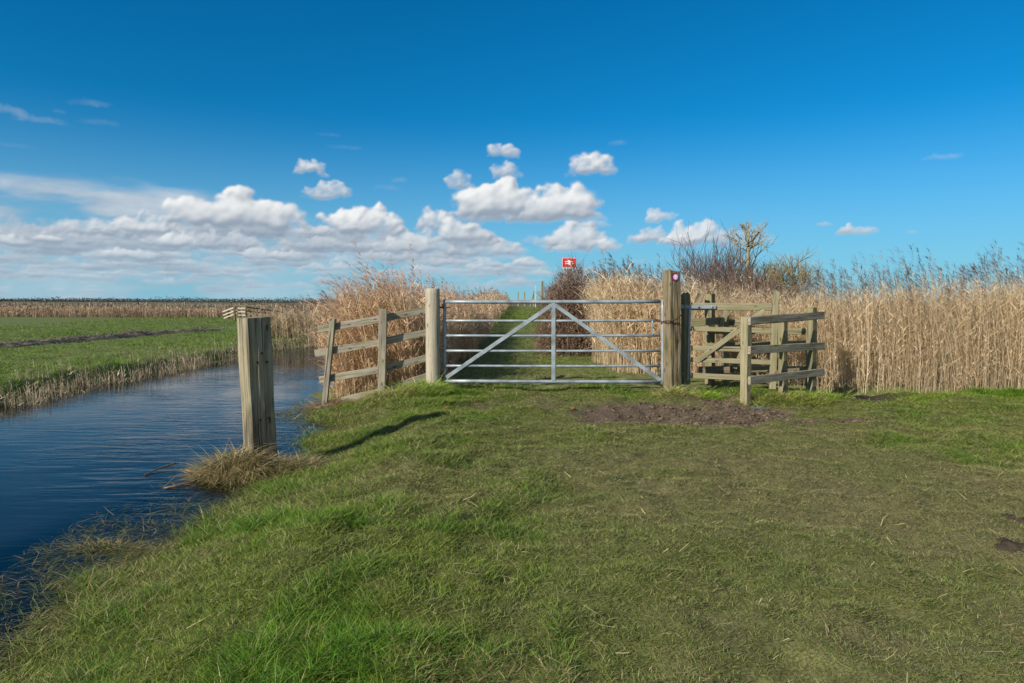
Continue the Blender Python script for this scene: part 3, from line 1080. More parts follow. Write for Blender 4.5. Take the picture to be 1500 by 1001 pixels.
# ------------------------------------------------------------------ round gatepost
YG = 9.5
tp, bt = at(633.5, 423, YG - .05), at(634.5, 575, YG - .05)
tb_pts = np.linspace(0, 1, 14)
r0 = .101
V, G, F = [], [], []
K = 22
rings = [(0, 1.03), (.1, 1.0), (.25, 1), (.4, 1.01), (.55, .995), (.7, 1), (.85, 1.0), (.95, .99), (.992, .975), (1.0, .92), (1.001, .5)]
for i, (t, q) in enumerate(rings):
    c = bt + (tp - bt) * t
    for k in range(K):
        a = 2 * PI * k / K
        rr = r0 * q * (1 + .012 * math.sin(3 * a + t * 4) + .008 * math.sin(7 * a))
        V.append((c[0] + rr * math.cos(a), c[1] + rr * math.sin(a), c[2]))
        G.append((rr * math.cos(a), rr * math.sin(a), t * 1.5))
q = []
for i in range(len(rings) - 1):
    for k in range(K):
        q.append((i * K + k, i * K + (k + 1) % K, (i + 1) * K + (k + 1) % K, (i + 1) * K + k))
o_ = (len(rings) - 1) * K
cap = [(o_ + k, o_ + k + 1, o_ + K - 2 - k, o_ + K - 1 - k) for k in range(0, K // 2 - 1)]
e = empty('gatepost', bt, 'stout round pale gatepost on the hinge side of the metal gate', 'gatepost', 'gateposts')
np_mesh('timber', V, q + cap, W_round, None, e, True, G)
for (py, lab) in ((450.5, None), (548, None)):
    c = at(643, py, YG - .05)
    tb = Tubes()
    tb.add([c, c + A(.055, 0, 0)], .011, 8, (.12, .05, .03))
    c2 = c + A(.05, 0, -.02)
    tb.add([c2, c2 + A(0, 0, .07)], .010, 8, (.12, .05, .03))
    tb.build('hinge_hook', M_rust, e)

# ------------------------------------------------------------------ galvanised field gate
gl_ = at(651.5, 562, YG)
gate = empty('field_gate', (gl_[0], gl_[1], gl_[2]), 'galvanised steel five-bar field gate, closed across the track', 'gate')


def bar(name, a, b, r, k=12, root=gate, mat=None, cc=(.4, .4, .4)):
    tb = Tubes()
    tb.add(np.linspace(a, b, 9) + np.array([(0, 0, -.004 * math.sin(PI * t)) for t in np.linspace(0, 1, 9)]), r, k, cc)
    return tb.build(name, mat or M_galv, root)


def flat(name, a, b, w, t, root=gate, mat=None, nrm=(0, -1, 0)):
    return board(name, a, b, w, t, nrm, mat or M_galv, root, .002, 0, 2)


YL, YR = YG, YG - .02
for (yl, yr, r) in ((442.3, 441.8, .026), (470, 469.7, .0175), (491.8, 491.6, .0175), (514, 514, .0175), (536, 536.3, .0175), (558.3, 559.3, .024)):
    bar('rail', at(652, yl, YL), at(967, yr, YR), r)
bar('stile', at(651.5, 438.5, YL), at(651.5, 562, YL), .022)
bar('stile', at(970.8, 438.5, YR), at(970.8, 563, YR), .024)
yo = A(0, -.034, 0)
flat('upright', at(810.5, 444, YL) + yo, at(810.5, 558, YL) + yo, .055, .008)
flat('brace', at(808, 447, YL) + yo, at(654, 553, YL) + yo + A(0, .0, 0), .052, .007)
flat('brace', at(813, 447, YL) + yo, at(967, 557, YL) + yo, .052, .007)
bar('latch_bar', at(955, 470, YL) + A(0, -.03, 0), at(955, 492, YL) + A(0, -.03, 0), .011, 8)
for py in (450.5, 548):
    c = at(649, py, YG)
    tb = Tubes()
    aa = np.linspace(0, 2 * PI, 13)
    tb.add(np.stack([c[0] - .03 + .02 * np.cos(aa), c[1] + .02 * np.sin(aa), np.full(13, c[2])], 1), .008, 6, (.12, .05, .03))
    tb.add([c, c + A(.10, -.01, 0)], .008, 8, (.12, .05, .03))
    tb.build('hinge_eye', M_rust, gate)

# ------------------------------------------------------------------ old square gatepost and its chain and disc
YQ = 9.36
tp, bt = at(983.5, 397, YQ), at(985, 592, YQ)
tp = tp
e = empty('gatepost', bt, 'rugged old square gatepost with lichen top carrying a purple disc', 'gatepost', 'gateposts')
ang = math.radians(24)
nrm = np.array((math.sin(ang), -math.cos(ang), 0))
W2, T2, c = .093, .083, .012
sect = [(-W2 + c, -T2), (0, -T2), (W2 - c, -T2), (W2, -T2 + c), (W2, 0), (W2 - .008, .006), (W2, .012), (W2, T2 - c), (W2 - c, T2), (.045, T2), (.037, T2 - .02), (.028, T2), (-.03, T2), (-.036, T2 - .012), (-.044, T2),
        (-W2 + c, T2), (-W2, T2 - c), (-W2, .02), (-W2 + .01, .01), (-W2, 0), (-W2, -T2 + c)]
board('timber', bt, tp, .186, .166, nrm, W_old, e, c, .008, 22, sect, (-.12, -.06))
ax_ = (tp - bt) / np.linalg.norm(tp - bt)
sv = np.cross(ax_, nrm)
dc = at(986.3, 406.5, YQ)
fn = nrm - ax_ * np.dot(nrm, ax_)
fn /= np.linalg.norm(fn)
pc = bt + ax_ * np.dot(dc - bt, ax_)
dc = pc + fn * (T2 + .009) + sv / np.linalg.norm(sv) * (-.0)
# shift along the face so that it sits right of centre
sd = sv / np.linalg.norm(sv)
disc = empty('waymark_disc', dc, 'small round purple and white waymark disc on the old square gatepost', 'waymark')


def ring_poly(name, pts2, thick, mat, root, cen, sd, up, fn, z0):
    n = len(pts2)
    ro = np.array(root.location)
    V = [tuple(cen + sd * x + up * y + fn * (z0 + d) - ro) for d in (0, thick) for x, y in pts2]
    F = [tuple(range(n))[::-1], tuple(range(n, 2 * n))] + [(k, (k + 1) % n, n + (k + 1) % n, n + k) for k in range(n)]
    me = bpy.data.meshes.new(name)
    me.from_pydata(V, [], F)
    me.materials.append(mat)
    o = bpy.data.objects.new(name, me)
    col.objects.link(o)
    o.parent = root
    return o


circ = lambda r, n=28: [(r * math.cos(2 * PI * k / n), r * math.sin(2 * PI * k / n)) for k in range(n)]
ring_poly('backing_plate', circ(.058), .004, M_dark, disc, dc, sd, ax_, fn, -.008)
ring_poly('rim', circ(.049), .004, M_purple, disc, dc, sd, ax_, fn, -.0035)
M_pinkish = plain_mat('pale_pink_plastic', (.75, .42, .6), .4, 0, .05)
ring_poly('face', circ(.038), .003, M_pinkish, disc, dc, sd, ax_, fn, .001)
arrow = [(-.012, -.026), (.012, -.026), (.010, .002), (.026, .0), (0, .030), (-.026, .0), (-.010, .002)]
ring_poly('arrow', arrow, .003, M_white, disc, dc, sd, ax_, fn, .0045)

# chain round the post
ch = empty('chain', at(972, 470, YQ - .1), 'rusty chain looped from the metal gate round the old gatepost', 'chain')
cps = [at(958, 466, YG - .05), at(964, 470.5, YG - .07), at(970, 472, YG - .08), at(976, 470.5, YQ - .135), at(983, 470, YQ - .145), at(990, 468, YQ - .14), at(996.5, 463.5, YQ - .09), at(998, 462, YQ)]
cps = np.array(cps)
tt = np.linspace(0, len(cps) - 1, 26)
cc = np.stack([np.interp(tt, np.arange(len(cps)), cps[:, k]) for k in range(3)], 1)
tb = Tubes()
for k in range(len(cc) - 1):
    a, b = cc[k], cc[k + 1]
    d = (b - a) / np.linalg.norm(b - a)
    u = np.cross(d, (0, 0, 1.)) if k % 2 else np.cross(np.cross(d, (0, 0, 1.)), d)
    u /= np.linalg.norm(u)
    mid, h_ = (a + b) / 2, np.linalg.norm(b - a) * .66
    aa = np.linspace(0, 2 * PI, 11)
    tb.add(mid + d * np.cos(aa)[:, None] * h_ + u * np.sin(aa)[:, None] * .011, .0042, 5, (.12, .05, .03))
tb.build('links', M_rust, ch)

# ------------------------------------------------------------------ sloping fence by the ditch
YF = 9.18
f0 = at(559, 587, YF)
fn_ = empty('timber_fence', f0, 'weathered four-rail timber fence sloping down from the round gatepost into the ditch', 'fence')
nv = np.array((.05, -1, 0))
board('post', at(558.5, 600, YF), at(561.5, 452.5, YF), .105, .09, nv, W_grey, fn_, .006, .004, 12)
board('post', at(474.5, 606, YF + .05), at(488, 467, YF + .05), .07, .09, nv, W_grey, fn_, .006, .004, 12, lab='thin fence post leaning to the right')
yb = YF + .068
for (a, b, c_) in (((466, 483), (556, 467), (629, 453.5)), ((461.5, 518), (555, 501), (629, 487)), ((468, 557), (553, 541), (629, 523.5)), (None, (553, 573.5), (629, 550.5))):
    if a is None:
        a = (500, 587.5)
    dz = .0
    board('rail', at(*a, yb + .03), at(560, b[1], yb), .097, .034, nv, W_grey, fn_, .004, .003, 10, slant=(.1, 0))
    board('rail', at(560.3, b[1] - .4, yb), at(*c_, YG - .03), .097, .034, nv, W_grey, fn_, .004, .003, 10)
pl = at(470, 602, YF - .1)
board('plank', at(462, 602, YF - .12), at(486, 596, YF - .05), .05, .09, (0, 0, 1), W_grey, fn_, .004, .004, 6)

# ------------------------------------------------------------------ small timber gate
g0 = at(1003, 560, 9.55)
wg = empty('wooden_gate', g0, 'small pale timber footgate hung on a metal strap beside the old square gatepost', 'gate')
nv = np.array((-.08, -1, 0))
YA, YB = 9.56, 9.50
board('stile', at(1004.5, 563, YA), at(1004.5, 428, YA), .125, .07, np.array((.55, -.85, 0)), W_green, wg, .006, .002, 12, round_top=.05)
board('stile', at(1131.5, 570, YB), at(1135.5, 447, YB), .085, .06, nv, W_pale, wg, .006, .002, 10)
board('stile_horn', at(1135.5, 447.5, YB), at(1138.5, 427, YB), .075, .058, nv, W_pale, wg, .006, .002, 5, slant=(-.5, 0))
rl = lambda yl, yr, w, x0=1013, x1=1130, t=.045: board('rail', at(x0, yl, YA - .01), at(x1, yr, YB), w, t, nv, W_pale, wg, .005, .002, 9)
rl(449.3, 449.8, .10)
rl(481.5, 485, .068)
rl(510, 513, .068)
rl(527, 531, .068)
rl(550, 556, .075)
fo = A(0, -.045, 0)
board('brace', at(1022, 527, YA) + fo, at(1118, 455, YB) + fo, .068, .03, nv, W_pale, wg, .004, .002, 8)
st = A(0, -.05, 0)
strap = flat('hinge_strap', at(994, 449.3, YA) + st, at(1047, 449.8, YA - .02) + st, .052, .006, wg, M_galv, nv)
flat('hinge_plate', at(1009.2, 452, YA) + st + A(0, -.003, 0), at(1006.5, 556, YA) + st + A(0, -.003, 0), .03, .006, wg, M_galv, nv)
for (px, py, o_) in ((1021, 449.4, st), (1041, 449.7, st), (1075, 484, fo), (1038, 511, fo)):
    c_ = at(px, py, YA - .02) + o_ + A(0, -.012, 0)
    tb = Tubes()
    tb.add([c_, c_ + A(0, -.006, 0), c_ + A(0, -.009, 0)], [.014, .012, .006], 8, (.4, .4, .4))
    tb.build('bolt', M_galv, wg)
hp = at(1000, 549, YA) + A(0, -.04, 0)
tb = Tubes()
tb.add([hp + A(0, 0, -.03), hp + A(0, 0, .04)], .012, 8)
tb.build('hinge_pin', M_galv, wg)

# ------------------------------------------------------------------ pen of the kissing gate: near wing
pa, pb, pc_ = at(1092.5, 592, 8.5), at(1147, 574, 9.02), at(1187, 570, 9.48)
pn = empty('timber_fence', pa, 'three-rail timber pen side facing the open grass, its rails in shade', 'fence')
dirv = pc_ - pa
dirv[2] = 0
dirv /= np.linalg.norm(dirv)
nv = np.array((dirv[1], -dirv[0], 0))
board('post', at(1092, 598, 8.5), at(1093.5, 464, 8.5), .10, .10, nv, W_pale, pn, .006, .004, 12)
board('post', at(1147, 582, 9.02), at(1146.5, 468, 9.02), .10, .09, nv, W_green, pn, .006, .003, 12)
board('post', at(1188, 577, 9.48), at(1189, 451, 9.48), .115, .10, nv, W_green, pn, .006, .003, 12)
off = nv * .07
for (ya, yb2) in ((470, 462), (512.5, 506.5), (557, 544.5)):
    board('rail', at(1090, ya, 8.43) + off, at(1199, yb2, 9.48) + off, .10, .04, nv, W_grey, pn, .005, .004, 10)

# far wing
q0, q1 = at(1038, 565, 10.6), at(1186, 560, 10.18)
pf = empty('timber_fence', q0, 'mossy timber pen side behind the small footgate, against the reeds', 'fence')
nv = np.array((-.15, -1, 0))
board('post', at(1040, 572, 10.6), at(1040, 431, 10.6), .15, .11, np.array((.78, -.62, 0)), W_green, pf, .006, .003, 12)
for (ya, yb2, x1) in ((472.5, 473, 1122), (484.5, 486, 1180), (507.5, 503.5, 1182), (541, 541, 1182)):
    board('rail', at(1036, ya, 10.5), at(x1, yb2, 10.2), .095, .04, nv, W_green, pf, .005, .003, 8)
board('post', at(1064, 570, 10.35), at(1064, 446, 10.35), .07, .07, nv, W_green, pf, .006, .003, 10)
board('brace', at(1076, 540, 10.3), at(1116, 447, 10.28), .06, .03, nv, W_green, pf, .005, .003, 8)
lb = empty('leaning_board', at(1008, 480, 10.4), 'short dark board leaning aslant behind the top of the small footgate', 'board')
board('plank', at(1009, 474, 10.42), at(1027, 431, 10.42), .10, .05, np.array((-.3, -1, 0)), W_old, lb, .005, .003, 6)
lb = empty('step_board', at(1030, 482, 10.1), 'low mossy cross board between the dark posts behind the small footgate', 'board')
board('plank', at(1012, 473, 10.2), at(1056, 470, 10.25), .11, .05, nv, W_green, lb, .005, .003, 6)
board('bracket', at(1055, 480, 10.2), at(1063, 457, 10.2), .06, .05, nv, W_green, lb, .005, .003, 5)
lb = empty('plank_bridge', at(1035, 545, 10.2), 'dark sleeper lying low behind the foot of the small footgate', 'sleeper')
board('timber', at(1022, 543, 10.25), at(1068, 543, 10.2), .12, .12, nv, W_old, lb, .008, .004, 6)

# ------------------------------------------------------------------ bare tree and scrub behind the reeds
def branch(tb, p, d, L, r, depth, rng, spread, col_, up=.1, nseg=5, kids=(2, 4), twig=None, shrink=(.55, .8), wob=.12):
    pts = [np.array(p)]
    dd = np.array(d)
    for i in range(nseg):
        dd = dd + rng.normal(0, wob, 3) + A(0, 0, up)
        dd /= np.linalg.norm(dd)
        pts.append(pts[-1] + dd * L / nseg)
    t = twig if (twig is not None and depth <= 1) else tb
    t.add(pts, np.linspace(r, r * .5, nseg + 1), 6 if r > .02 else 4, np.array(col_) * rng.uniform(.8, 1.2))
    if depth == 0:
        return
    for k in range(rng.integers(kids[0], kids[1] + 1)):
        f = rng.uniform(.35, 1.0)
        i = min(nseg - 1, int(f * nseg))
        q = pts[i] + (pts[i + 1] - pts[i]) * (f * nseg - i)
        a = rng.normal(0, spread, 3)
        nd = dd + a
        nd /= np.linalg.norm(nd)
        branch(tb, q, nd, L * rng.uniform(*shrink), r * .6, depth - 1, rng, spread, col_, up, nseg, kids, twig, shrink, wob)


rg = np.random.default_rng(5)
YT = 25.
bark = (.30, .26, .16)
b0 = at(1094, 445, YT)
b0[2] = float(ground_z(b0[0], b0[1]))
tr_ = empty('bare_tree', b0, 'small leafless tree with pale lichened trunk and flat rounded crown above the reeds', 'tree')
tk, tw = Tubes(), Tubes()
top = at(1096, 358, YT)
tk.add(np.linspace(b0, top, 9) + rg.normal(0, .015, (9, 3)), np.linspace(.11, .06, 9), 8, bark)
for k in range(10):
    a = rg.uniform(0, 2 * PI)
    d = np.array((math.cos(a) * 1.1, math.sin(a) * 1.1, .42 + .35 * rg.random()))
    branch(tk, top - A(0, 0, rg.uniform(-.02, .3)), unit(d), .62, .032, 3, rg, .45, bark, .05, 4, (2, 3), tw, (.5, .72), .15)
branch(tk, top, (0, 0, 1), .45, .045, 3, rg, .55, bark, .05, 4, (3, 4), tw)
tk.build('trunk', M_twig, tr_)
tw.build('crown', M_twig, tr_)


def shrub(name, px, y, n, L, r, fan, lean, colr, label, depth=3, kids=(2, 4), spread=.3, up=.06, seed=1, tall=1.):
    rg = np.random.default_rng(seed)
    b = at(px, 445, y)
    b[2] = float(ground_z(b[0], b[1]))
    e = empty(name, b, label, 'shrub', 'bare shrubs')
    tb, tw = Tubes(), Tubes()
    for k in range(n):
        d = np.array((rg.normal(lean, fan), rg.normal(0, fan), 1.))
        branch(tb, b + rg.normal(0, .15, 3) * A(1.5, 1, 0), unit(d), L * rg.uniform(.75, 1.1) * tall, r, depth, rg, spread, colr, up, 5, kids, tw)
    tb.build('stems', M_twig, e)
    tw.build('twigs', M_twig, e)
    return e


shrub('bare_shrub', 1046, 24.6, 46, 1.72, .032, .30, -.02, (.13, .095, .085), 'bare purplish shrub of fine upright twigs left of the small leafless tree', 3, (2, 4), .3, .07, 3)
shrub('bare_shrub', 1108, 25.3, 12, 1.7, .06, .40, .5, (.27, .22, .09), 'yellow lichened bare shrub reaching out right of the small leafless tree', 4, (2, 4), .42, .03, 9)
shrub('bare_shrub', 1260, 19, 4, 1.35, .014, .15, .1, (.16, .12, .10), 'thin bare sapling poking above the right-hand reeds', 2, (1, 3), .3, .05, 12)
shrub('bare_shrub', 1114, 24.8, 22, 1.5, .032, .34, .15, (.12, .10, .07), 'low dark bare shrub at the foot of the lichened shrub', 3, (2, 4), .4, .05, 15)


def bramble(name, px, y, rx, ry, h, n, label, cols, seed=1):
    b = at(px, 445, y)
    b[2] = float(ground_z(b[0], b[1]))
    e = empty(name, b, label, 'bush', 'bramble bushes')
    rb = Ribbons()
    u = unit(R.normal(0, 1, (n, 3)))
    u[:, 2] = np.abs(u[:, 2])
    rr = R.random(n) ** .45
    lump = 1 + .16 * (fbm(u[:, 0] * 3 + 5, u[:, 2] * 3 + u[:, 1] * 2, seed + 90, 3) - .5) * 2
    P = b + u * rr[:, None] * lump[:, None] * A(rx, ry, h)
    D = unit(u * .8 + R.normal(0, .7, (n, 3)))
    c = np.array(cols)[R.choice(len(cols), n)] * R.uniform(.6, 1.3, n)[:, None]
    rb.add(P, D, R.normal(0, .35, (n, 3)), R.uniform(.10, .32, n), R.uniform(.007, .014, n), c, c, 2)
    k = R.random(n) < .5
    rb.add(P[k], unit(R.normal(0, 1, (k.sum(), 3))), R.normal(0, .3, (k.sum(), 3)), R.uniform(.03, .06, k.sum()), R.uniform(.02, .04, k.sum()), c[k] * .9, c[k], 2, {2: (.4, 1, .2)})
    rb.build('twigs', M_bramble, e)
    tb = Tubes()
    for k in range(16):
        q = b + R.normal(0, .15, 3) * A(rx, ry, 0)
        t = b + unit(R.normal(0, 1, 3)) * A(rx, ry, 0) * .9 + A(0, 0, h * R.uniform(.5, .9))
        tb.add([q, (q + t) / 2 + A(0, 0, .3 * h), t], [.018, .013, .006], 5, (.12, .08, .06))
    tb.build('stems', M_twig, e)
    return e


BR = [(.25, .165, .115), (.18, .12, .085), (.32, .22, .15), (.13, .085, .06)]
bramble('bramble_bush', 838, 16.8, .94, 1.3, 2.16, 18000, 'dense dark brown bramble bush below the red railway sign', BR, 2)
bramble('bramble_bush', 1080, 23.8, 2.2, .8, 2.45, 18000, 'wide reddish bramble thicket under the bare tree behind the reeds', [(.26, .16, .11), (.18, .12, .085), (.33, .23, .16)], 4)
bramble('bramble_bush', 1140, 24, 1.2, .7, 1.8, 7000, 'dark bramble thicket right of the bare tree behind the reeds', [(.13, .10, .07), (.10, .08, .05), (.16, .12, .08)], 6)

# ------------------------------------------------------------------ railway sign
YS = 56.
s0 = at(833.5, 392, YS)
sb = np.array((s0[0], YS, float(ground_z(s0[0], YS))))
sg = empty('station_sign', sb, 'red railway double-arrow sign on a tall pole behind the bramble bush', 'sign')
cx, up_, fn3, sd3 = at(833.8, 385, YS), A(0, 0, 1.), A(0, -1., 0), A(1., 0, 0)
W_, H_ = 1.1, .72
rect = lambda w, h, x=0, y=0: [(x - w / 2, y - h / 2), (x + w / 2, y - h / 2), (x + w / 2, y + h / 2), (x - w / 2, y + h / 2)]
ring_poly('border', rect(W_ + .035, H_ + .035), .03, M_white, sg, cx, sd3, up_, fn3, 0)
ring_poly('panel', rect(W_, H_), .01, M_red, sg, cx, sd3, up_, fn3, .03)
ring_poly('name_strip', rect(W_ * .96, .09, 0, -.44), .03, M_white, sg, cx, sd3, up_, fn3, 0)
k = .66 / 62
tol = lambda x, y: ((x - 31) * k, (19.5 - y) * k)
for pts in ([(0, 9.4), (62, 9.4), (62, 15.4), (0, 15.4)], [(0, 23.6), (62, 23.6), (62, 29.6), (0, 29.6)]):
    ring_poly('arrow_bar', [tol(*p) for p in pts][::-1], .006, M_white, sg, cx, sd3, up_, fn3, .041)
for pts in ([(12.8, 0), (26.8, 0), (53, 12.4), (39, 12.4)], [(39, 12.4), (53, 12.4), (23, 26.6), (9, 26.6)], [(9, 26.6), (23, 26.6), (49.2, 39), (35.2, 39)]):
    ring_poly('arrow_stroke', [tol(*p) for p in pts][::-1], .006, M_white, sg, cx, sd3, up_, fn3, .0445)
tb = Tubes()
for dx in (-.36, .36):
    tb.add([(cx[0] + dx, YS + .04, sb[2]), (cx[0] + dx, YS + .04, cx[2] + .2)], .045, 8)
tb.build('pole', M_galv, sg)

# ------------------------------------------------------------------ little posts where the track meets the railway
def small_post(name, px, y0, y1, y, w, mat, label, strut=None):
    a, b = at(px, y1, y), at(px, y0, y)
    a[2] = float(ground_z(a[0], a[1])) - .05
    e = empty(name, a, label, 'post', 'posts at the end of the track')
    board('timber', a, b, w, w, (0, -1, 0), mat, e, .01, .004, 3)
    if strut:
        q = at(strut, 441, y)
        board('strut', at(px, y0 + 3, y) + A(0, -.08, 0), A(q[0], y - .08, a[2]), .1, .06, (0, -1, 0), mat, e, .01, .003, 3)


small_post('fence_post', 742, 428.5, 441, 66, .14, W_pale, 'pale fence post with a slanting strut where the track ends', 752)
small_post('fence_post', 759, 427.5, 441, 68, .13, W_pale, 'plain pale fence post standing third from the pale marker post')
small_post('fence_post', 768.5, 427.5, 441, 68, .13, W_pale, 'plain pale fence post standing second from the pale marker post')
small_post('fence_post', 781.5, 426.5, 441, 66, .12, W_pale, 'pale strutted fence post close beside the pale marker post', 776)
small_post('marker_post', 784.5, 419, 447, 64, .085, W_far, 'slim pale marker post at the end of the track')
small_post('marker_post', 794.5, 412, 447, 50, .14, W_old, 'dark post at the edge of the bramble bush by the track')
e = empty('crossing_gate', at(788, 441, 63), 'small white gate beside the bramble bush at the end of the track', 'gate')
for (a, b) in (((786, 428), (793, 436)), ((786, 436), (793, 428)), ((786, 428), (793, 428)), ((786, 438), (793, 438))):
    flat('bar', at(*a, 63), at(*b, 63.02), .07, .03, e, W_pale)

# ------------------------------------------------------------------ far fences over the meadow
def far_fence(name, label, y0, rails, posts, mat, w=.085):
    e = empty(name, at(posts[0][0], posts[0][2], posts[0][3]), label, 'fence')
    for (px, a, b, y) in posts:
        q = at(px, b, y)
        board('post', q - A(0, 0, .1), at(px, a, y), .09, .1, (0, -1, 0), W_old, e, .01, .004, 3)
    for (x0, a, ya, x1, b, yb_) in rails:
        board('rail', at(x0, a, ya), at(x1, b, yb_), w, .04, (0, -1, 0), mat, e, .006, .004, 3)
    return e


YW = 44
far_fence('timber_fence', 'pale rail fence panels just behind the top of the thick post, over the meadow', YW,
          [(326, 457, YW, 344, 450.5, YW), (327, 462, YW, 344, 455.5, YW), (328, 466.5, YW, 343, 460.5, YW), (344, 452, YW, 361, 452, YW), (344, 457, YW, 360, 457, YW), (344, 462, YW, 360, 462, YW), (343, 466.5, YW, 360, 466.5, YW)],
          [(343.5, 449, 468, YW - .1), (335, 452, 468, YW + .1), (360.5, 448, 468, YW - .1)], W_far)
far_fence('timber_fence', 'darker rail fence running off to the side behind the thick post, over the meadow', YW,
          [(361, 450, YW, 393, 454.5, YW + 1), (393, 454.5, YW + 1, 420, 458.5, YW + 3), (361, 455.5, YW, 393, 459.5, YW + 1), (393, 459.5, YW + 1, 420, 462.5, YW + 3)],
          [(376.5, 450, 466, YW + .6), (393, 450, 466, YW + 1.1)], W_old)

e = empty('wire_fence', at(30, 460, 50), 'long post and wire fence along the russet reed belt', 'fence')
pp = [(-60, 56), (32, 56), (80, 64), (133, 56), (157, 66), (187, 55), (216, 58), (244, 54), (271, 60), (304, 58), (316, 54), (445, 52), (500, 53)]
for i, (px, y) in enumerate(pp):
    g_ = at(px, 460, y)
    zb = float(ground_z(g_[0], y))
    board('post', (g_[0], y, zb - .1), (g_[0] + random.uniform(-.04, .04), y, zb + random.uniform(1.0, 1.25)), .10, .1, (0, -1, 0), W_grey, e, .01, .005, 3)
tb = Tubes()
for hz in (.5, .95):
    tb.add([(at(px, 460, y)[0], y, float(ground_z(at(px, 460, y)[0], y)) + hz) for px, y in pp], .008, 4, (.2, .2, .2))
tb.build('wire', M_galv, e)

# ------------------------------------------------------------------ far woods on the skyline
rb = Ribbons()
n = 60000
x = R.uniform(-1300, 900, n)
y = R.uniform(900, 1100, n)
top = 1.6 + 6 * fbm(x * .012, x * 0, 97, 4) ** 1.4 + 3.5 * ss(.6, .8, fbm(x * .06, x * 0 + 4, 98, 2))
z = R.random(n) ** 1.4 * top
c = np.array([(.05, .06, .045), (.065, .065, .05), (.04, .05, .04)])[R.choice(3, n)]
rb.add(np.stack([x, y, z], 1), unit(R.normal(0, 1, (n, 3)) * A(1, 1, .6)), R.normal(0, .3, (n, 3)), R.uniform(.8, 2, n), R.uniform(.8, 1.6, n), c, c, 2, {2: (.7, 1, .4)})
g = rb.build('distant_woods', M_wood)
tag(g, 'dark line of woods along the flat horizon', 'woods', kind='stuff')

# ------------------------------------------------------------------ daylight
SUN_EL, SUN_AZ = math.radians(28), math.radians(226)          # azimuth clockwise from straight ahead
sl = bpy.data.lights.new('sun', 'SUN')
sl.energy, sl.angle, sl.color = 4.9, math.radians(.53), (1, .93, .82)
so = bpy.data.objects.new('sun', sl)
sdir = Vector((math.sin(SUN_AZ) * math.cos(SUN_EL), math.cos(SUN_AZ) * math.cos(SUN_EL), math.sin(SUN_EL)))
so.rotation_euler = sdir.to_track_quat('Z', 'Y').to_euler()
so.location = sdir * 50
col.objects.link(so)

# the day's clouds: heaps of rounded puffs, sun and shade painted into their colour, laid out over the bearing and height of the sky
A0, A1, E0, E1, STEP = -1.30, 1.30, -.012, .345, .0008
cw, chh = int((A1 - A0) / STEP), int((E1 - E0) / STEP)
crgb, calpha = np.zeros((chh, cw, 3)), np.zeros((chh, cw))
gy_, gx_ = np.mgrid[0:chh, 0:cw].astype(float)
warpx = (fbm(gx_ / 24, gy_ / 20, 201, 6) - .5) * 36
warpy = (fbm(gx_ / 24, gy_ / 20, 231, 6) - .5) * 30
detail = fbm(gx_ / 16, gy_ / 13, 261, 5) - .5
CG = np.random.default_rng(21)
LDIR = np.array((-.50, .60, .62))


def soften(f, k):
    for ax in (0, 1):
        g_ = f.copy()
        for j in range(1, k + 1):
            g_ += np.roll(f, j, ax) + np.roll(f, -j, ax)
        f = g_ / (2 * k + 1)
    return f


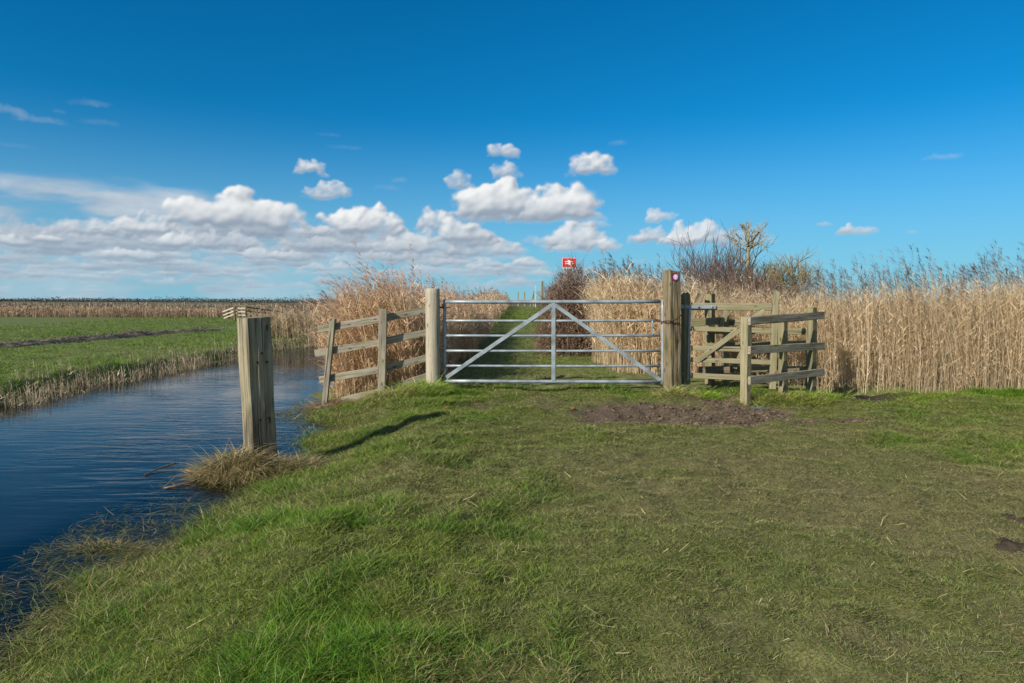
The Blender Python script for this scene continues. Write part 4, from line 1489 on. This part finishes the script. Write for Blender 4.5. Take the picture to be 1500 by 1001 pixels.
def cumulus(px, py, rx, ry, strength=1., grey=0., soft=1., flat=.75):
    az, el = aim(px, py)
    cx, cy = (az - A0) / STEP, (el - E0) / STEP
    rx, ry = 1.08 * rx / FOC / STEP * math.cos(az) ** 2, 1.12 * ry / FOC / STEP * math.cos(az)
    x0, x1 = int(cx - rx * 1.35 - 22), int(cx + rx * 1.35 + 22)
    y0, y1 = int(cy - ry * 1.6 - 18), int(cy + ry * 2.0 + 22)
    x0, y0, x1, y1 = max(0, x0), max(0, y0), min(cw, x1), min(chh, y1)
    if x1 - x0 < 4 or y1 - y0 < 4:
        return
    sl_ = (slice(y0, y1), slice(x0, x1))
    amp = min(1., ry / 22)
    xx, yy = gx_[sl_] + warpx[sl_] * amp, gy_[sl_] + warpy[sl_] * amp
    base = cy - ry * flat
    H = np.zeros_like(xx)
    body = 1 - ((xx - cx) / (rx * .92)) ** 2 - ((yy - cy + ry * .15) / (ry * .72)) ** 2
    H = np.maximum(H, .55 * ry * np.sqrt(np.clip(body, 0, 1)))
    n = int(9 + rx / ry * 9)
    for k in range(n):
        f = CG.uniform(-1, 1)
        env = 1 - abs(f) ** 2.4
        r = ry * CG.uniform(.26, .62) * (.45 + .55 * env)
        top = base + ry * 1.85 * env * CG.uniform(.75, 1.05)
        qx, qy = cx + f * rx * .92, CG.uniform(base + .35 * r, max(base + .4 * r, top - r))
        d2 = (xx - qx) ** 2 + (yy - qy) ** 2
        H = np.maximum(H, np.sqrt(np.clip(r * r - d2, 0, None)) * 1.0)
    H = H + detail[sl_] * ry * .28 * (H > 0)
    H = H * ss(base - .22 * ry, base + .3 * ry, gy_[sl_] + warpy[sl_] * .35 * amp)
    H = np.clip(soften(H, max(1, int(min(3, ry * .08) * soft))), 0, None)
    al = ss(.0, min(.62 * ry, 15) * soft, H + detail[sl_] * ry * .34 * ss(0, .12 * ry, H)) * strength
    gy2, gx2 = np.gradient(soften(H, max(1, int(ry * .07))))
    nn = np.sqrt(gx2 ** 2 + gy2 ** 2 + 1)
    lam = np.clip((-gx2 * LDIR[0] - gy2 * LDIR[1] + LDIR[2]) / nn, 0, 1)
    lam = soften(lam, max(1, int(ry * .05)))
    t = (gy_[sl_] - base) / (ry * 1.7)
    v = (.28 + .76 * lam) * lerp(.48, 1.0, ss(-.05, .6, t)) * (1 + .22 * detail[sl_])
    v = np.clip(v * (1 - .42 * grey), 0, 1)[..., None]
    c = lerp(np.array((1.5, 2.1, 2.9)), np.array((6.9, 7.0, 7.0)), v)
    # cloud close to the horizon has blue haze painted into its colour
    haze_ = ss(.12, 0, el) * .55
    c = lerp(c, np.array((2.5, 3.75, 4.8)), haze_)
    a_ = al * lerp(1, .8, ss(.1, 0, el))
    crgb[sl_] = lerp(crgb[sl_], c, a_[..., None])
    calpha[sl_] = calpha[sl_] + a_ * (1 - calpha[sl_])


# thin layer high on the left
el_ = E0 + gy_ * STEP
az_ = A0 + gx_ * STEP
upper = np.array([aim(p, q) for p, q in ((-600, 225), (-200, 235), (0, 243), (120, 256), (300, 272), (420, 300), (560, 345))])
lim = np.interp(az_, upper[:, 0], upper[:, 1], left=upper[0, 1], right=0)
st_ = fbm(gx_ / 150 + 4, gy_ / 24, 301, 5)
lay = ss(0, .03, lim - el_ + .022 * (fbm(gx_ / 70, gy_ / 16, 311, 4) - .5)) * ss(aim(560, 330)[0], aim(330, 330)[0], az_)
la = lay * ss(.22, .60, st_ + .06) * lerp(.35, .85, ss(.055, .11, el_))
v = np.clip(.55 + 1.5 * (st_ - .5) + .5 * detail, 0, 1)[..., None]
crgb[:] = lerp(np.array((2.6, 3.2, 4.0)), np.array((4.7, 5.1, 5.5)), v)
calpha[:] = la
# far rows of small cloud, lower and flatter towards the horizon
rows = []
for k in range(760):
    py = 442 - 108 * CG.random() ** .8
    h_ = (444 - py) / 108
    lim_r = lerp(1050, 560, h_)
    px = CG.uniform(-900, lim_r)
    ry = lerp(2.8, 12, h_) * CG.uniform(.6, 1.35)
    rows.append((py, px, ry * CG.uniform(2.2, 6.5), ry))
for py, px, rx, ry in sorted(rows, reverse=True):
    cumulus(px, py, rx, ry, CG.uniform(.65, 1.0), CG.uniform(.15, 1.5) * (1 if px < 500 else .7), 1.2)
for k in range(14):
    px = CG.uniform(850, 1200)
    cumulus(px, CG.uniform(372, 425), CG.uniform(12, 30), CG.uniform(2.5, 5), CG.uniform(.25, .5), .5, 1.5)
for c_ in ((700, 360, 62, 20, .9, .5), (300, 352, 110, 17, .95, .9), (60, 345, 120, 14, .9, .9), (610, 356, 74, 20, 1, .5), (690, 345, 40, 24, .9, .7), (-250, 345, 260, 26, .95, .8), (480, 355, 60, 14, .9, .9),
           (845, 345, 46, 27, .95, .25), (884, 357, 25, 13, .95, .1), (830, 362, 20, 10, .8, .2), (775, 385, 26, 8, .8, .4), (715, 385, 22, 8, .8, .3),
           (130, 330, 62, 18, .8, .3), (215, 328, 60, 20, .9, .2), (345, 308, 112, 31, 1, .1), (530, 322, 62, 27, 1, .05), (640, 322, 34, 20, .95, .35), (675, 335, 40, 26, .9, .2),
           (870, 328, 26, 7, .5, .8), (770, 308, 100, 22, .95, .35), (722, 290, 58, 34, 1, 0), (825, 298, 62, 29, 1, .1), (667, 262, 18, 17, .8, .4), (740, 250, 25, 14, .85, .4), (737, 220, 25, 14, .85, .4),
           (865, 240, 38, 20, 1, .12), (457, 245, 28, 14, .9, .2), (485, 279, 40, 16, .9, .25), (967, 316, 25, 13, .85, .2), (945, 344, 35, 17, .95, .2), (1020, 342, 42, 24, .9, .15), (1000, 350, 36, 13, .9, .15),
           (560, 376, 50, 9, .9, .9), (650, 384, 60, 9, .9, .8), (745, 366, 34, 11, .85, .7), (790, 400, 30, 6, .8, .5), (480, 392, 50, 8, .9, .4), (400, 372, 60, 11, .95, .2), (180, 372, 60, 11, .95, .2), (250, 352, 44, 12, .95, .1), (20, 352, 34, 10, .95, .1), (70, 348, 26, 8, .95, .1), (860, 398, 26, 6, .7, .5), (770, 384, 22, 8, .8, .2), (700, 392, 26, 7, .8, .2), (800, 352, 40, 10, .7, .6), (1258, 338, 36, 8, .85, .15), (1240, 335, 14, 9, .8, .1), (1208, 329, 15, 5, .5, .3), (1090, 346, 46, 15, .55, .3), (1335, 340, 10, 3, .35, .3)):
    cumulus(*c_)
for (px, py, rx, ry, st) in ((55, 173, 40, 7, .5), (10, 160, 32, 8, .5), (142, 178, 34, 5, .28), (135, 152, 36, 6, .26), (88, 163, 14, 4, .25), (1381, 229, 34, 5, .55), (505, 215, 30, 4, .2), (480, 197, 20, 3, .15),
                             (905, 211, 15, 5, .35), (585, 263, 12, 5, .35), (20, 212, 40, 5, .2), (570, 275, 26, 5, .2)):
    cumulus(px, py, rx, ry, st, .25, 2.2, .9)
cim = bpy.data.images.new('cloud_map', cw, chh, alpha=True, float_buffer=True)
cim.colorspace_settings.name = 'Non-Color'
cim.alpha_mode = 'CHANNEL_PACKED'
cim.pixels.foreach_set(np.concatenate([crgb, calpha[..., None]], -1).astype(np.float32).ravel())
cim.update()

wd = bpy.data.worlds.new('World')
sc.world = wd
wd.use_nodes = True
nt = wd.node_tree
nt.nodes.clear()
wo = N(nt, 'ShaderNodeOutputWorld')
bg = N(nt, 'ShaderNodeBackground')
sky = N(nt, 'ShaderNodeTexSky')
sky.sky_type = 'NISHITA'
sky.sun_disc = False
sky.sun_elevation, sky.sun_rotation = SUN_EL, SUN_AZ
sky.altitude, sky.air_density, sky.dust_density, sky.ozone_density = 0, .9, .05, 2.0
hs = N(nt, 'ShaderNodeHueSaturation')
hs.inputs['Saturation'].default_value = 1.05
hs.inputs['Value'].default_value = 1.0
nt.links.new(mixc(nt, 1.0, sky.outputs[0], (.13, .58, .82), 'MULTIPLY'), hs.inputs['Color'])
tc = N(nt, 'ShaderNodeTexCoord')
sp = N(nt, 'ShaderNodeSeparateXYZ')
nt.links.new(tc.outputs['Generated'], sp.inputs[0])
az = math_(nt, 'ARCTAN2', sp.outputs[0], sp.outputs[1])
el = math_(nt, 'ARCSINE', sp.outputs[2])
um = N(nt, 'ShaderNodeMapRange')
um.inputs['From Min'].default_value = .0
um.inputs['From Max'].default_value = .12
nt.links.new(sp.outputs[2], um.inputs['Value'])
up_mask = um.outputs[0]
cmb = N(nt, 'ShaderNodeCombineXYZ')
for i, (src, lo_, hi_) in enumerate(((az, A0, A1), (el, E0, E1))):
    mr = N(nt, 'ShaderNodeMapRange', clamp=False)
    mr.inputs['From Min'].default_value = lo_
    mr.inputs['From Max'].default_value = hi_
    nt.links.new(src, mr.inputs['Value'])
    nt.links.new(mr.outputs[0], cmb.inputs[i])
ct = N(nt, 'ShaderNodeTexImage', image=cim, extension='CLIP', interpolation='Cubic')
nt.links.new(cmb.outputs[0], ct.inputs['Vector'])
cc, fac = ct.outputs['Color'], ct.outputs['Alpha']
low = N(nt, 'ShaderNodeMapRange')
low.interpolation_type = 'SMOOTHSTEP'
low.inputs['From Min'].default_value = .27
low.inputs['From Max'].default_value = -.06
nt.links.new(el, low.inputs['Value'])
air = mixc(nt, math_(nt, 'MULTIPLY', low.outputs[0], .9), hs.outputs[0], (2.15, 3.85, 5.05))
fin = mixc(nt, fac, air, cc)
# broken cloud added unseen overhead and behind, as neutral fill for shaded sides
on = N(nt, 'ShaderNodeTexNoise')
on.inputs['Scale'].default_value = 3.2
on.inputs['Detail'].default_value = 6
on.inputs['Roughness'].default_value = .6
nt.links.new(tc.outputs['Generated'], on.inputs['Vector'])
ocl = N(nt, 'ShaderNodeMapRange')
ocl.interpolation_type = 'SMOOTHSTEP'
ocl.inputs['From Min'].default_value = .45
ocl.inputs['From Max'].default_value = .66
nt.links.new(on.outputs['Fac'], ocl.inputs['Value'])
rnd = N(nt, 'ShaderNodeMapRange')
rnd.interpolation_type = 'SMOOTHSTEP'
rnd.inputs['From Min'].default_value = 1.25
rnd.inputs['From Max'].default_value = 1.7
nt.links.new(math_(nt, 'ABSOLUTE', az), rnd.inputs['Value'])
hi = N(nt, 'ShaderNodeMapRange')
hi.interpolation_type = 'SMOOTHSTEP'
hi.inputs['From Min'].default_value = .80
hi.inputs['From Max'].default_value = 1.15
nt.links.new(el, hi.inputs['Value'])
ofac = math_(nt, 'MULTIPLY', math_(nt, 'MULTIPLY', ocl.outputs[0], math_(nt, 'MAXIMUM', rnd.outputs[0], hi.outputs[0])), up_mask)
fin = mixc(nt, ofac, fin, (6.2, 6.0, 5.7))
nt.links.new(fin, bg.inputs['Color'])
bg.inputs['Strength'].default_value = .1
nt.links.new(bg.outputs[0], wo.inputs[0])
wd.cycles.sampling_method = 'MANUAL'
wd.cycles.sample_map_resolution = 512

# ------------------------------------------------------------------ picture
sc.view_settings.view_transform = 'Standard'
sc.view_settings.look = 'None'
sc.view_settings.exposure = 0.4
sc.view_settings.gamma = 1
sc.render.engine = 'CYCLES'
sc.cycles.use_denoising = True
sc.cycles.max_bounces = 6
sc.cycles.diffuse_bounces = 4
sc.cycles.glossy_bounces = 2
sc.cycles.transparent_max_bounces = 6
sc.cycles.transmission_bounces = 2
